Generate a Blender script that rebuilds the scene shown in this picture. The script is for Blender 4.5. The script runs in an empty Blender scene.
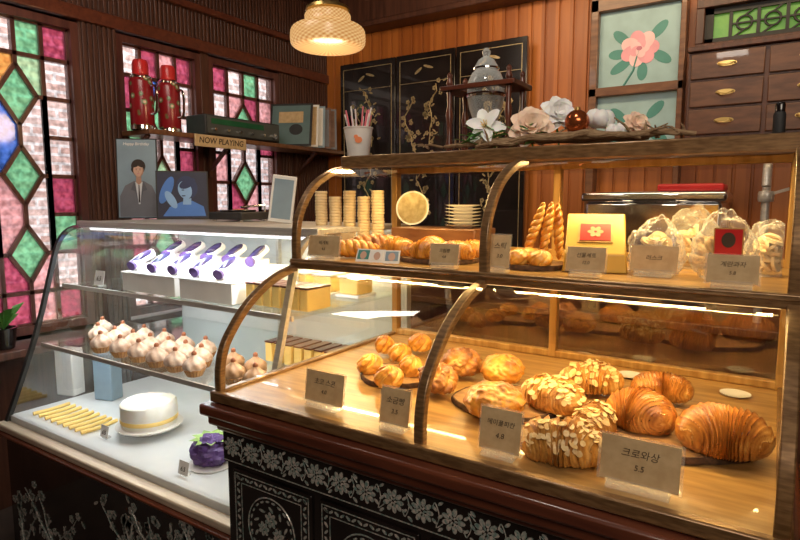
import bpy, bmesh, math, random
from mathutils import Vector, Matrix, noise
rnd = random.Random(7)
COL = bpy.context.scene.collection
PI = math.pi
# ------------------------------------------------------------------ camera
CAM = Vector((0, 0, 1.5)); FPX = 580.0; YAW = math.radians(33); PIT = math.radians(6.7)
cd = bpy.data.cameras.new('camera'); cd.sensor_width = 36; cd.lens = FPX/800*36; cd.clip_start = .02
co = bpy.data.objects.new('camera', cd); COL.objects.link(co)
co.location = CAM; co.rotation_euler = (PI/2-PIT, 0, YAW)
bpy.context.scene.camera = co
Fh = Vector((-math.sin(YAW), math.cos(YAW), 0)); Rt = Vector((math.cos(YAW), math.sin(YAW), 0)); UP = Vector((0, 0, 1))
FW = Fh*math.cos(PIT)-UP*math.sin(PIT); UU = Fh*math.sin(PIT)+UP*math.cos(PIT)
def P(u, v, X=None, Y=None, Z=None, d=None):
    r = FW+Rt*((u-400)/FPX)+UU*((270-v)/FPX)
    if X is not None: t = X/r.x
    elif Y is not None: t = Y/r.y
    elif Z is not None: t = (Z-CAM.z)/r.z
    else: t = d
    return CAM+r*t
def mpp(p): return (p-CAM).dot(FW)/FPX     # metres per pixel at a point
def XU(u, Y, Z):
    k = (u-400)/FPX
    return (k*(Y*FW.y+(Z-CAM.z)*FW.z)-Y*Rt.y)/(Rt.x-k*FW.x)
# ------------------------------------------------------------------ materials
def newmat(name):
    m = bpy.data.materials.new(name); m.use_nodes = True
    nt = m.node_tree; return m, nt, nt.nodes['Principled BSDF'], nt.nodes['Material Output']
def mat(name, c1, c2=None, rough=.5, metal=0, scale=8, stretch=(1, 1, 1), bump=0, emit=None, es=0, coat=0, trans=0, sss=0, detail=4):
    m, nt, b, o = newmat(name); N = nt.nodes; L = nt.links
    if c2 is None: c2 = tuple(min(1, x*1.18+.004) for x in c1)
    tc = N.new('ShaderNodeTexCoord'); mp = N.new('ShaderNodeMapping'); mp.inputs['Scale'].default_value = stretch
    nz = N.new('ShaderNodeTexNoise'); nz.inputs['Scale'].default_value = scale; nz.inputs['Detail'].default_value = detail
    rp = N.new('ShaderNodeValToRGB'); rp.color_ramp.elements[0].position = .35; rp.color_ramp.elements[1].position = .65
    rp.color_ramp.elements[0].color = (*c1, 1); rp.color_ramp.elements[1].color = (*c2, 1)
    L.new(tc.outputs['Object'], mp.inputs[0]); L.new(mp.outputs[0], nz.inputs['Vector']); L.new(nz.outputs['Fac'], rp.inputs[0])
    L.new(rp.outputs[0], b.inputs['Base Color'])
    b.inputs['Roughness'].default_value = rough; b.inputs['Metallic'].default_value = metal
    b.inputs['Coat Weight'].default_value = coat; b.inputs['Transmission Weight'].default_value = trans
    if sss: b.inputs['Subsurface Weight'].default_value = sss; b.inputs['Subsurface Radius'].default_value = (.01, .006, .003)
    if emit: b.inputs['Emission Color'].default_value = (*emit, 1); b.inputs['Emission Strength'].default_value = es
    if bump:
        bp = N.new('ShaderNodeBump'); bp.inputs['Strength'].default_value = bump; bp.inputs['Distance'].default_value = .004
        L.new(nz.outputs['Fac'], bp.inputs['Height']); L.new(bp.outputs[0], b.inputs['Normal'])
    return m
def clearglass(name, refl=.05, top=.7, rough=.01, tint=(.95, .97, .95)):
    m, nt, b, o = newmat(name); N = nt.nodes; L = nt.links
    b.inputs['Metallic'].default_value = 1; b.inputs['Roughness'].default_value = rough; b.inputs['Base Color'].default_value = (*tint, 1)
    lw = N.new('ShaderNodeLayerWeight'); lw.inputs[0].default_value = .3
    pw = N.new('ShaderNodeMath'); pw.operation = 'POWER'; pw.inputs[1].default_value = 3
    mr = N.new('ShaderNodeMapRange'); mr.inputs['To Min'].default_value = refl; mr.inputs['To Max'].default_value = top
    L.new(lw.outputs['Facing'], pw.inputs[0]); L.new(pw.outputs[0], mr.inputs['Value']); L.new(mr.outputs[0], b.inputs['Alpha'])
    return m
def film(name, col, a0=.2, a1=.8, rough=.2):
    m, nt, b, o = newmat(name); N = nt.nodes; L = nt.links
    b.inputs['Base Color'].default_value = (*col, 1); b.inputs['Roughness'].default_value = rough; b.inputs['Specular IOR Level'].default_value = 1
    lw = N.new('ShaderNodeLayerWeight'); lw.inputs[0].default_value = .4
    nz = N.new('ShaderNodeTexNoise'); nz.inputs['Scale'].default_value = 35; ad = N.new('ShaderNodeMath'); ad.operation = 'MULTIPLY'
    L.new(lw.outputs['Facing'], ad.inputs[0]); L.new(nz.outputs['Fac'], ad.inputs[1])
    mr = N.new('ShaderNodeMapRange'); mr.inputs['From Max'].default_value = .6; mr.inputs['To Min'].default_value = a0; mr.inputs['To Max'].default_value = a1
    L.new(ad.outputs[0], mr.inputs['Value']); L.new(mr.outputs[0], b.inputs['Alpha'])
    return m
def glassmat(name, tint, refl=.05, gloss_r=.01, trans=0.0, haze=(1, 1, 1)):
    m = bpy.data.materials.new(name); m.use_nodes = True; nt = m.node_tree; N = nt.nodes; L = nt.links
    N.remove(N['Principled BSDF']); o = N['Material Output']
    tr = N.new('ShaderNodeBsdfTransparent'); gl = N.new('ShaderNodeBsdfGlossy'); gl.inputs['Roughness'].default_value = gloss_r
    tc = N.new('ShaderNodeTexCoord'); nz = N.new('ShaderNodeTexNoise'); nz.inputs['Scale'].default_value = 38; nz.inputs['Detail'].default_value = 1; L.new(tc.outputs['Object'], nz.inputs['Vector'])
    rp = N.new('ShaderNodeValToRGB'); rp.color_ramp.elements[0].color = (*[x*.5 for x in tint], 1); rp.color_ramp.elements[1].color = (*[min(1, x*1.08+.03) for x in tint], 1)
    rp.color_ramp.elements[0].position = .3; rp.color_ramp.elements[1].position = .7
    L.new(nz.outputs['Fac'], rp.inputs[0]); L.new(rp.outputs[0], tr.inputs['Color'])
    base = tr
    if trans:
        tl = N.new('ShaderNodeBsdfTranslucent'); L.new(rp.outputs[0], tl.inputs['Color'])
        m1 = N.new('ShaderNodeMixShader'); m1.inputs[0].default_value = trans; L.new(tr.outputs[0], m1.inputs[1]); L.new(tl.outputs[0], m1.inputs[2]); base = m1
    mx = N.new('ShaderNodeMixShader'); mx.inputs[0].default_value = refl; L.new(base.outputs[0], mx.inputs[1]); L.new(gl.outputs[0], mx.inputs[2])
    L.new(mx.outputs[0], o.inputs[0]); return m
def breadmat(name, pale, gold, brown, rough=.45, coat=.15, bump=.5):
    m, nt, b, o = newmat(name); N = nt.nodes; L = nt.links
    at = N.new('ShaderNodeAttribute'); at.attribute_name = 'bake'
    tc = N.new('ShaderNodeTexCoord'); nz = N.new('ShaderNodeTexNoise'); nz.inputs['Scale'].default_value = 42; nz.inputs['Detail'].default_value = 6
    L.new(tc.outputs['Object'], nz.inputs['Vector'])
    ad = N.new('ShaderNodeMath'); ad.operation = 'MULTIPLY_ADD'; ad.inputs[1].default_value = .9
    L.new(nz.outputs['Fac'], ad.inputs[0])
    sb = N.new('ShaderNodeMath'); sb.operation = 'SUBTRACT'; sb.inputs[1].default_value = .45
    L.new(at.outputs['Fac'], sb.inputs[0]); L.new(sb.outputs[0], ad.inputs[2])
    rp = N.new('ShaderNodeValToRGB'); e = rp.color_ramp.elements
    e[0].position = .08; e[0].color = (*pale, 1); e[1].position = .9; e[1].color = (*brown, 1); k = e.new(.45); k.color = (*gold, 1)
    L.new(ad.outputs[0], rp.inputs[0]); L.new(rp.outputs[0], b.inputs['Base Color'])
    b.inputs['Roughness'].default_value = rough; b.inputs['Coat Weight'].default_value = coat; b.inputs['Coat Roughness'].default_value = .25
    n2 = N.new('ShaderNodeTexNoise'); n2.inputs['Scale'].default_value = 160; n2.inputs['Detail'].default_value = 4; L.new(tc.outputs['Object'], n2.inputs['Vector'])
    bp = N.new('ShaderNodeBump'); bp.inputs['Strength'].default_value = bump; bp.inputs['Distance'].default_value = .004
    b2 = N.new('ShaderNodeBump'); b2.inputs['Strength'].default_value = bump*.5; b2.inputs['Distance'].default_value = .002
    L.new(nz.outputs['Fac'], bp.inputs['Height']); L.new(n2.outputs['Fac'], b2.inputs['Height']); L.new(bp.outputs[0], b2.inputs['Normal']); L.new(b2.outputs[0], b.inputs['Normal'])
    return m
def brickmat():
    m, nt, b, o = newmat('brick'); N = nt.nodes; L = nt.links
    tc = N.new('ShaderNodeTexCoord'); sp = N.new('ShaderNodeSeparateXYZ'); cb = N.new('ShaderNodeCombineXYZ')
    L.new(tc.outputs['Object'], sp.inputs[0]); L.new(sp.outputs['Y'], cb.inputs['X']); L.new(sp.outputs['Z'], cb.inputs['Y'])
    br = N.new('ShaderNodeTexBrick'); br.inputs['Color1'].default_value = (.66, .42, .35, 1); br.inputs['Color2'].default_value = (.78, .60, .54, 1)
    br.inputs['Mortar'].default_value = (.9, .88, .86, 1); br.inputs['Scale'].default_value = 1; br.inputs['Brick Width'].default_value = .17
    br.inputs['Row Height'].default_value = .06; br.inputs['Mortar Size'].default_value = .010
    L.new(cb.outputs[0], br.inputs['Vector']); L.new(br.outputs['Color'], b.inputs['Base Color']); b.inputs['Roughness'].default_value = .9
    return m
def plankmat(name, c1, c2, width=.09, axis='X'):
    m, nt, b, o = newmat(name); N = nt.nodes; L = nt.links
    tc = N.new('ShaderNodeTexCoord'); mp = N.new('ShaderNodeMapping'); mp.inputs['Scale'].default_value = (22, 22, 1.2)
    nz = N.new('ShaderNodeTexNoise'); nz.inputs['Scale'].default_value = 1.5; nz.inputs['Detail'].default_value = 5
    L.new(tc.outputs['Object'], mp.inputs[0]); L.new(mp.outputs[0], nz.inputs['Vector'])
    sp = N.new('ShaderNodeSeparateXYZ'); L.new(tc.outputs['Object'], sp.inputs[0])
    dv = N.new('ShaderNodeMath'); dv.operation = 'DIVIDE'; dv.inputs[1].default_value = width; L.new(sp.outputs[axis], dv.inputs[0])
    fl = N.new('ShaderNodeMath'); fl.operation = 'FLOOR'; L.new(dv.outputs[0], fl.inputs[0])
    wn = N.new('ShaderNodeTexWhiteNoise'); wn.noise_dimensions = '1D'; L.new(fl.outputs[0], wn.inputs['W'])
    ad = N.new('ShaderNodeMath'); ad.operation = 'MULTIPLY_ADD'; ad.inputs[1].default_value = .5; L.new(wn.outputs['Value'], ad.inputs[0])
    ml = N.new('ShaderNodeMath'); ml.operation = 'MULTIPLY'; ml.inputs[1].default_value = .6; L.new(nz.outputs['Fac'], ml.inputs[0]); L.new(ml.outputs[0], ad.inputs[2])
    rp = N.new('ShaderNodeValToRGB'); rp.color_ramp.elements[0].color = (*c1, 1); rp.color_ramp.elements[1].color = (*c2, 1)
    rp.color_ramp.elements[0].position = .2; rp.color_ramp.elements[1].position = .85
    L.new(ad.outputs[0], rp.inputs[0]); L.new(rp.outputs[0], b.inputs['Base Color']); b.inputs['Roughness'].default_value = .4
    return m
M = {}
M['dark'] = mat('dark_wood', (.06, .022, .013), (.11, .042, .024), .42, scale=3, stretch=(14, 14, 1), bump=.1)
M['ledge'] = mat('red_brown_wood', (.085, .022, .012), (.15, .042, .02), .28, scale=3, stretch=(2, 16, 16), bump=.1, coat=.3)
M['brown'] = mat('brown_wood', (.12, .045, .018), (.21, .09, .038), .4, scale=3, stretch=(3, 12, 12), bump=.1, coat=.2)
M['cabw'] = mat('cabinet_wood', (.085, .035, .018), (.15, .065, .032), .4, scale=3, stretch=(3, 12, 12), bump=.1, coat=.2)
M['plank'] = plankmat('orange_planks', (.29, .075, .012), (.54, .175, .033))
M['deck'] = mat('deck_wood', (.30, .155, .045), (.48, .28, .095), .3, scale=2.5, stretch=(3, 20, 3), bump=.06, coat=.4)
M['board'] = mat('board_wood', (.22, .11, .04), (.37, .20, .08), .5, scale=6, stretch=(2, 9, 2), bump=.15)
M['bark'] = mat('bark', (.05, .025, .012), (.14, .07, .035), .9, scale=60, bump=.9)
M['bronze'] = mat('bronze_frame', (.17, .09, .038), (.31, .18, .08), .33, .45, scale=30, stretch=(1, 1, 6), coat=.3)
M['gold'] = mat('gilt_wood', (.42, .22, .06), (.6, .36, .12), .35, .3, scale=4, stretch=(12, 12, 1))
M['alu'] = mat('aluminium', (.55, .52, .48), (.68, .65, .6), .35, .45, scale=5, stretch=(1, 20, 20))
M['chrome'] = mat('chrome', (.75, .75, .76), (.82, .82, .83), .12, 1)
M['black'] = mat('black_lacquer', (.008, .006, .006), (.018, .013, .012), .18, coat=.6)
M['blackm'] = mat('black_matte', (.014, .013, .013), (.03, .03, .03), .6)
M['pearl'] = mat('mother_of_pearl', (.20, .32, .30), (.74, .64, .58), .2, .2, scale=130, coat=.6, detail=2)
M['goldin'] = mat('gold_inlay', (.42, .3, .14), (.62, .5, .28), .35, .5, scale=60)
M['white'] = mat('white_paint', (.68, .71, .71), (.74, .76, .76), .35, coat=.3)
M['porcelain'] = mat('porcelain', (.8, .78, .74), (.86, .84, .8), .15, coat=.5)
M['paper'] = mat('white_paper', (.78, .76, .72), (.86, .84, .80), .8)
M['kraft'] = mat('kraft_card', (.50, .34, .17), (.60, .43, .23), .7, scale=40)
M['ink'] = mat('brown_ink', (.05, .03, .015), None, .8)
M['pinkink'] = mat('orange_ink', (.8, .25, .1), None, .8)
M['glass'] = clearglass('case_glass', .16, .9)
M['glassg'] = clearglass('shelf_glass', .14, .85, .03, (.8, .94, .92))
M['backg'] = clearglass('back_glass', .15, .7, .02, (.9, .82, .68))
M['acrylic'] = film('acrylic', (.85, .8, .7), .14, .6, .08)
M['plastic'] = film('crumpled_film', (.85, .82, .76), .07, .75, .12)
M['urnglass'] = film('urn_glass', (.82, .86, .84), .22, 1.0, .05)
M['brick'] = brickmat()
M['floor'] = mat('floor_tile', (.05, .035, .03), (.09, .065, .05), .5)
M['cream'] = mat('cream', (.82, .77, .66), (.88, .85, .78), .55, sss=.2, scale=20, bump=.2)
M['shell'] = breadmat('tart_shell', (.6, .36, .14), (.5, .24, .07), (.3, .12, .03))
M['croi'] = breadmat('croissant_crust', (.78, .44, .12), (.58, .23, .04), (.25, .065, .012), .32, .5, .6)
M['alm'] = breadmat('almond_croissant_crust', (.80, .50, .17), (.64, .31, .06), (.34, .12, .02), .5, .15, .8)
M['bun'] = breadmat('golden_bun_crust', (.84, .48, .10), (.68, .30, .035), (.36, .11, .015), .35, .4, .7)
M['choc'] = breadmat('dark_streusel_crust', (.66, .34, .08), (.40, .15, .03), (.14, .042, .01), .4, .25, .8)
M['flake'] = mat('almond_flake', (.72, .46, .17), (.84, .63, .33), .45, scale=90)
M['cookie'] = mat('pale_cookie', (.68, .5, .26), (.80, .64, .40), .7, scale=60)
def colm(n, c, r=.5, **k): M[n] = mat(n, c, None, r, **k)
colm('red', (.5, .02, .02), .3); colm('skin', (.55, .35, .26)); colm('hair', (.03, .018, .012)); colm('jacket', (.15, .15, .17)); colm('shirtw', (.6, .62, .64))
colm('bluegrey', (.22, .30, .36)); colm('blue', (.05, .16, .5)); colm('teal', (.30, .46, .50)); colm('rose', (.74, .34, .42)); colm('rosedk', (.5, .16, .24)); colm('leafteal', (.06, .24, .22)); colm('palerose', (.82, .54, .58))
colm('leaf', (.09, .28, .05)); colm('petalw', (.90, .88, .84), sss=.15); colm('petalp', (.92, .66, .50), sss=.15); colm('copper', (.5, .13, .04), .18, metal=.8)
colm('yellowpack', (.56, .34, .06), .3); colm('purple', (.09, .04, .16)); colm('berry', (.035, .025, .09), .22); colm('greencake', (.25, .38, .1)); colm('castella', (.82, .58, .18)); colm('sleeveteal', (.10, .16, .16), .4)
colm('strawred', (.75, .2, .25)); colm('strawwhite', (.85, .8, .78)); colm('brass', (.5, .34, .12), .3, metal=.9); colm('silverp', (.06, .065, .06), .35)
def floral():
    m, nt, b, o = newmat('red_floral_enamel'); N = nt.nodes; L = nt.links
    vo = N.new('ShaderNodeTexVoronoi'); vo.inputs['Scale'].default_value = 22; tc = N.new('ShaderNodeTexCoord'); L.new(tc.outputs['Object'], vo.inputs['Vector'])
    rp = N.new('ShaderNodeValToRGB'); e = rp.color_ramp.elements; e[0].color = (.85, .6, .45, 1); e[0].position = .1; e[1].color = (.25, .01, .015, 1); e[1].position = .38
    k = e.new(.24); k.color = (.1, .22, .08, 1)
    L.new(vo.outputs['Distance'], rp.inputs[0]); L.new(rp.outputs[0], b.inputs['Base Color']); b.inputs['Roughness'].default_value = .25
    return m
M['floral'] = floral()
def lampmat():
    m, nt, b, o = newmat('embossed_milk_glass'); N = nt.nodes; L = nt.links
    at = N.new('ShaderNodeAttribute'); at.attribute_name = 'bake'
    rp = N.new('ShaderNodeValToRGB'); e = rp.color_ramp.elements; e[0].color = (.62, .22, .04, 1); e[1].color = (1, .66, .28, 1); e[0].position = .1; e[1].position = .85  # relief shading painted into the glow colour: amber hollows, paler bumps
    L.new(at.outputs['Fac'], rp.inputs[0]); L.new(rp.outputs[0], b.inputs['Emission Color']); b.inputs['Emission Strength'].default_value = .8
    b.inputs['Base Color'].default_value = (.10, .06, .03, 1); b.inputs['Roughness'].default_value = .3
    return m
M['lamp'] = lampmat()
PANES = {'g': (.20, .60, .32), 'm': (.46, .07, .15), 'p': (.78, .42, .44), 'c': (.88, .83, .83), 'b': (.05, .18, .70), 'o': (.90, .44, .10), 'l': (.46, .78, .46)}
PK = list(PANES)
PM = [glassmat('stained_'+k, PANES[k], .04, .08, .5 if k != 'c' else .12, PANES[k]) for k in PK]
# ------------------------------------------------------------------ mesh builder
def wloc(o):
    v = Vector((0, 0, 0))
    while o is not None: v += o.location; o = o.parent
    return v
class MB:
    def __init__(s): s.v = []; s.f = []; s.m = []; s.a = []
    def add(s, vs, fs, m=0, a=None):
        n = len(s.v); s.v += [Vector(q) for q in vs]; s.f += [tuple(i+n for i in f) for f in fs]; s.m += [m]*len(fs)
        s.a += (a if a else [.5]*len(vs)); return s
    def box(s, c, d, m=0, rz=0, mx=None):
        x, y, z = d[0]/2, d[1]/2, d[2]/2
        vs = [Vector((i, j, k)) for i in (-x, x) for j in (-y, y) for k in (-z, z)]
        R_ = Matrix.Rotation(rz, 3, 'Z') if mx is None else mx
        vs = [R_ @ q+Vector(c) for q in vs]
        return s.add(vs, [(0, 1, 3, 2), (4, 6, 7, 5), (0, 4, 5, 1), (2, 3, 7, 6), (0, 2, 6, 4), (1, 5, 7, 3)], m)
    def bb(s, x0, x1, y0, y1, z0, z1, m=0): return s.box(((x0+x1)/2, (y0+y1)/2, (z0+z1)/2), (x1-x0, y1-y0, z1-z0), m)
    def bar(s, p0, p1, w, h, m=0, n=Vector((0, 1, 0))):
        p0 = Vector(p0); p1 = Vector(p1); d = p1-p0; L = d.length
        if L < 1e-6: return s
        d /= L; n = Vector(n); sd = d.cross(n).normalized(); n = sd.cross(d)
        mx = Matrix((d, sd, n)).transposed()
        return s.box((p0+p1)/2, (L, w, h), m, mx=mx)
    def tube(s, pts, r, seg=8, m=0, cap=True):
        pts = [Vector(p) for p in pts]; n = len(pts); rs = r if isinstance(r, (list, tuple)) else [r]*n
        vs = []; fs = []; prev = None
        for i, p in enumerate(pts):
            t = (pts[min(i+1, n-1)]-pts[max(i-1, 0)]).normalized()
            a = prev if prev is not None else (Vector((0, 0, 1)) if abs(t.z) < .9 else Vector((1, 0, 0)))
            a = (a-t*a.dot(t)).normalized(); prev = a; b = t.cross(a)
            for j in range(seg):
                q = 2*PI*j/seg; vs.append(p+(a*math.cos(q)+b*math.sin(q))*rs[i])
        for i in range(n-1):
            for j in range(seg): fs.append((i*seg+j, i*seg+(j+1) % seg, (i+1)*seg+(j+1) % seg, (i+1)*seg+j))
        if cap: fs.append(tuple(range(seg))[::-1]); fs.append(tuple((n-1)*seg+j for j in range(seg)))
        return s.add(vs, fs, m)
    def lathe(s, prof, c=(0, 0, 0), seg=32, m=0, mod=None, att=None):
        c = Vector(c); vs = []; fs = []; aa = []
        for i, (r, z) in enumerate(prof):
            for j in range(seg):
                q = 2*PI*j/seg; rr = r*(mod(q, z, i) if mod else 1)
                vs.append(c+Vector((rr*math.cos(q), rr*math.sin(q), z))); aa.append(att(q, z, i) if att else .5)
        n = len(prof)
        for i in range(n-1):
            for j in range(seg): fs.append((i*seg+j, i*seg+(j+1) % seg, (i+1)*seg+(j+1) % seg, (i+1)*seg+j))
        fs.append(tuple(range(seg))[::-1]); fs.append(tuple((n-1)*seg+j for j in range(seg)))
        return s.add(vs, fs, m, aa)
    def ball(s, c, r, m=0, seg=16, rg=10, disp=None, mx=None):
        r = (r, r, r) if not isinstance(r, (tuple, list)) else r
        vs = []; fs = []; aa = []; c = Vector(c)
        for i in range(rg+1):
            th = PI*i/rg
            for j in range(seg):
                q = 2*PI*j/seg; d = Vector((math.sin(th)*math.cos(q), math.sin(th)*math.sin(q), math.cos(th)))
                k, a = disp(d, th, q) if disp else (1, .5)
                p = Vector((d.x*r[0], d.y*r[1], d.z*r[2]))*k
                if mx: p = mx @ p
                vs.append(c+p); aa.append(a)
        for i in range(rg):
            for j in range(seg): fs.append((i*seg+j, (i+1)*seg+j, (i+1)*seg+(j+1) % seg, i*seg+(j+1) % seg))
        return s.add(vs, fs, m, aa)
    def plate(s, pts, n, th, m=0):
        pts = [Vector(p) for p in pts]; n = Vector(n).normalized()*th; k = len(pts)
        vs = pts+[p+n for p in pts]
        return s.add(vs, [tuple(range(k)), tuple(range(k, 2*k))[::-1]]+[(i, (i+1) % k, k+(i+1) % k, k+i) for i in range(k)], m)
    def disc(s, c, ex, ey, rx, ry, n, th, m=0, seg=16, rot=0):
        c = Vector(c); ex = Vector(ex); ey = Vector(ey)
        pts = []
        for j in range(seg):
            q = 2*PI*j/seg; a = rx*math.cos(q); b = ry*math.sin(q)
            pts.append(c+ex*(a*math.cos(rot)-b*math.sin(rot))+ey*(a*math.sin(rot)+b*math.cos(rot)))
        return s.plate(pts, n, th, m)
    def strip(s, prof, x0, x1, th=0, m=0):
        vs = []; fs = []; n = len(prof)
        if th == 0:
            for y, z in prof: vs += [(x0, y, z), (x1, y, z)]
            fs = [(2*i, 2*i+1, 2*i+3, 2*i+2) for i in range(n-1)]
        else:
            for i, (y, z) in enumerate(prof):
                a = prof[max(i-1, 0)]; b = prof[min(i+1, n-1)]; ty, tz = b[0]-a[0], b[1]-a[1]; l = math.hypot(ty, tz)
                ny, nz = tz/l, -ty/l
                vs += [(x0, y, z), (x1, y, z), (x1, y+ny*th, z+nz*th), (x0, y+ny*th, z+nz*th)]
            for i in range(n-1):
                for j in range(4): fs.append((4*i+j, 4*i+(j+1) % 4, 4*i+4+(j+1) % 4, 4*i+4+j))
            fs += [(0, 1, 2, 3), tuple(4*n-4+j for j in (3, 2, 1, 0))]
        return s.add(vs, fs, m)
    def build(s, name, mats, parent=None, bevel=0, smooth=True, ang=40):
        if not isinstance(mats, (list, tuple)): mats = [mats]
        if parent is not None: off = wloc(parent)
        else:
            xs = [v.x for v in s.v]; ys = [v.y for v in s.v]; zs = [v.z for v in s.v]
            off = Vector(((min(xs)+max(xs))/2, (min(ys)+max(ys))/2, min(zs)))
        me = bpy.data.meshes.new(name); me.from_pydata([v-off for v in s.v], [], s.f)
        for i, p in enumerate(me.polygons): p.material_index = s.m[i]
        for m_ in mats: me.materials.append(m_)
        at = me.attributes.new('bake', 'FLOAT', 'POINT'); at.data.foreach_set('value', s.a)
        bm = bmesh.new(); bm.from_mesh(me); bmesh.ops.recalc_face_normals(bm, faces=bm.faces); bm.to_mesh(me); bm.free()
        if smooth: me.shade_smooth(); me.set_sharp_from_angle(angle=math.radians(ang))
        o = bpy.data.objects.new(name, me); COL.objects.link(o)
        if parent is None: o.location = off
        else: o.parent = parent
        if bevel:
            b = o.modifiers.new('bevel', 'BEVEL'); b.width = bevel; b.segments = 2; b.limit_method = 'ANGLE'
        return o
def tag(o, label, cat, group=None, kind=None):
    o['label'] = label; o['category'] = cat
    if group: o['group'] = group
    if kind: o['kind'] = kind
    return o
def thing(name, label, cat, loc=(0, 0, 0), group=None):
    o = bpy.data.objects.new(name, None); COL.objects.link(o); o.location = loc; o.empty_display_size = .05
    return tag(o, label, cat, group)
def struct(o): o['kind'] = 'structure'; return o
def copy_tree(o, parent=None):
    c = o.copy(); COL.objects.link(c); c.parent = parent
    for ch in [q for q in o.children]: copy_tree(ch, c)
    return c
def spline(pts, k=6):
    out = []; n = len(pts)
    for i in range(n-1):
        p0 = pts[max(i-1, 0)]; p1 = pts[i]; p2 = pts[i+1]; p3 = pts[min(i+2, n-1)]
        for j in range(k):
            t = j/k
            out.append(tuple(.5*((2*b)+(-a+c)*t+(2*a-5*b+4*c-d)*t*t+(-a+3*b-3*c+d)*t**3) for a, b, c, d in zip(p0, p1, p2, p3)))
    out.append(tuple(pts[-1])); return out
def text(s, size, m, parent, loc, rot, name='writing', align='CENTER', fat=.008):
    cu = bpy.data.curves.new('t', 'FONT'); cu.body = s; cu.size = size; cu.align_x = align; cu.align_y = 'CENTER'; cu.extrude = .0003; cu.offset = size*fat; cu.shear = .15
    to = bpy.data.objects.new('t', cu); COL.objects.link(to)
    bpy.context.view_layer.update()
    me = bpy.data.meshes.new_from_object(to.evaluated_get(bpy.context.evaluated_depsgraph_get()))
    bpy.data.objects.remove(to)
    if not len(me.vertices): return None
    me.materials.clear(); me.materials.append(m)
    o = bpy.data.objects.new(name, me); COL.objects.link(o); o.parent = parent; o.location = loc; o.rotation_euler = rot
    return o
ORD = ['first', 'second', 'third', 'fourth', 'fifth', 'sixth', 'seventh', 'eighth', 'ninth', 'tenth', 'eleventh', 'twelfth']
# ================================================================== SETTING
XW = -3.1; YB = 3.7; ZC = 3.0
b = MB(); b.bb(XW-.2, 2.6, -2.2, YB+.2, -.1, 0); struct(b.build('floor', M['floor']))
b = MB(); b.bb(XW-.2, 2.6, -2.2, YB+.2, ZC, ZC+.1); struct(b.build('ceiling', M['dark']))
b = MB()
b.bb(XW-.14, XW, -2.2, YB, 0, .82); b.bb(XW-.14, XW, -2.2, YB, 2.43, ZC)
piers = [(-2.2, .51), (1.715, 1.92), (2.475, 2.535), (3.165, YB)]
for y0, y1 in piers: b.bb(XW-.14, XW, y0, y1, .82, 2.43)
for y0, y1, z0, z1 in [(-.4, .51, .0, 2.43), (1.715, 1.92, .0, 2.43), (3.165, YB, .0, 2.43), (-.4, YB, 2.5, ZC)]:
    y = y0+.012
    while y < y1-.01:
        b.bb(XW, XW+.013, y, y+.016, z0, z1); y += .028
struct(b.build('wall_left', M['dark'], bevel=.003))
b = MB(); b.bb(XW-.14, XW+.03, .3, YB, 2.43, 2.5); b.bb(XW, XW+.05, -.4, YB, 2.66, 2.70); struct(b.build('trim_1', M['ledge'], bevel=.006))
b = MB(); b.bb(XW-.14, XW+.2, .3, 1.9, .78, .82); struct(b.build('trim_2', M['dark'], bevel=.006))
b = MB(); b.bb(XW, 2.6, YB, YB+.1, 0, ZC)
x = XW
while x < 2.5:
    b.bb(x+.006, x+.084, YB-.012, YB, 0, ZC); x += .09
struct(b.build('wall_back', M['plank'], bevel=.004))
b = MB(); b.bb(XW, 2.6, YB-.14, YB, 2.80, ZC); b.bb(XW, 2.6, YB-.17, YB, 2.76, 2.80); struct(b.build('trim_3', M['dark'], bevel=.008))
b = MB(); b.bb(XW, 2.6, -2.25, -2.2, 0, ZC); struct(b.build('wall_front', M['brown']))
b = MB(); b.bb(2.6, 2.7, -2.2, YB, 0, ZC); struct(b.build('wall_right', M['brown']))
b = MB(); b.bb(-4.3, -4.15, -.8, 5.2, -.1, 4.2); struct(b.build('wall_outside', M['brick']))
M['winframe'] = mat('window_frame_wood', (.07, .02, .015), (.13, .042, .028), .38, scale=4, stretch=(10, 10, 1), coat=.2)
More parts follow.
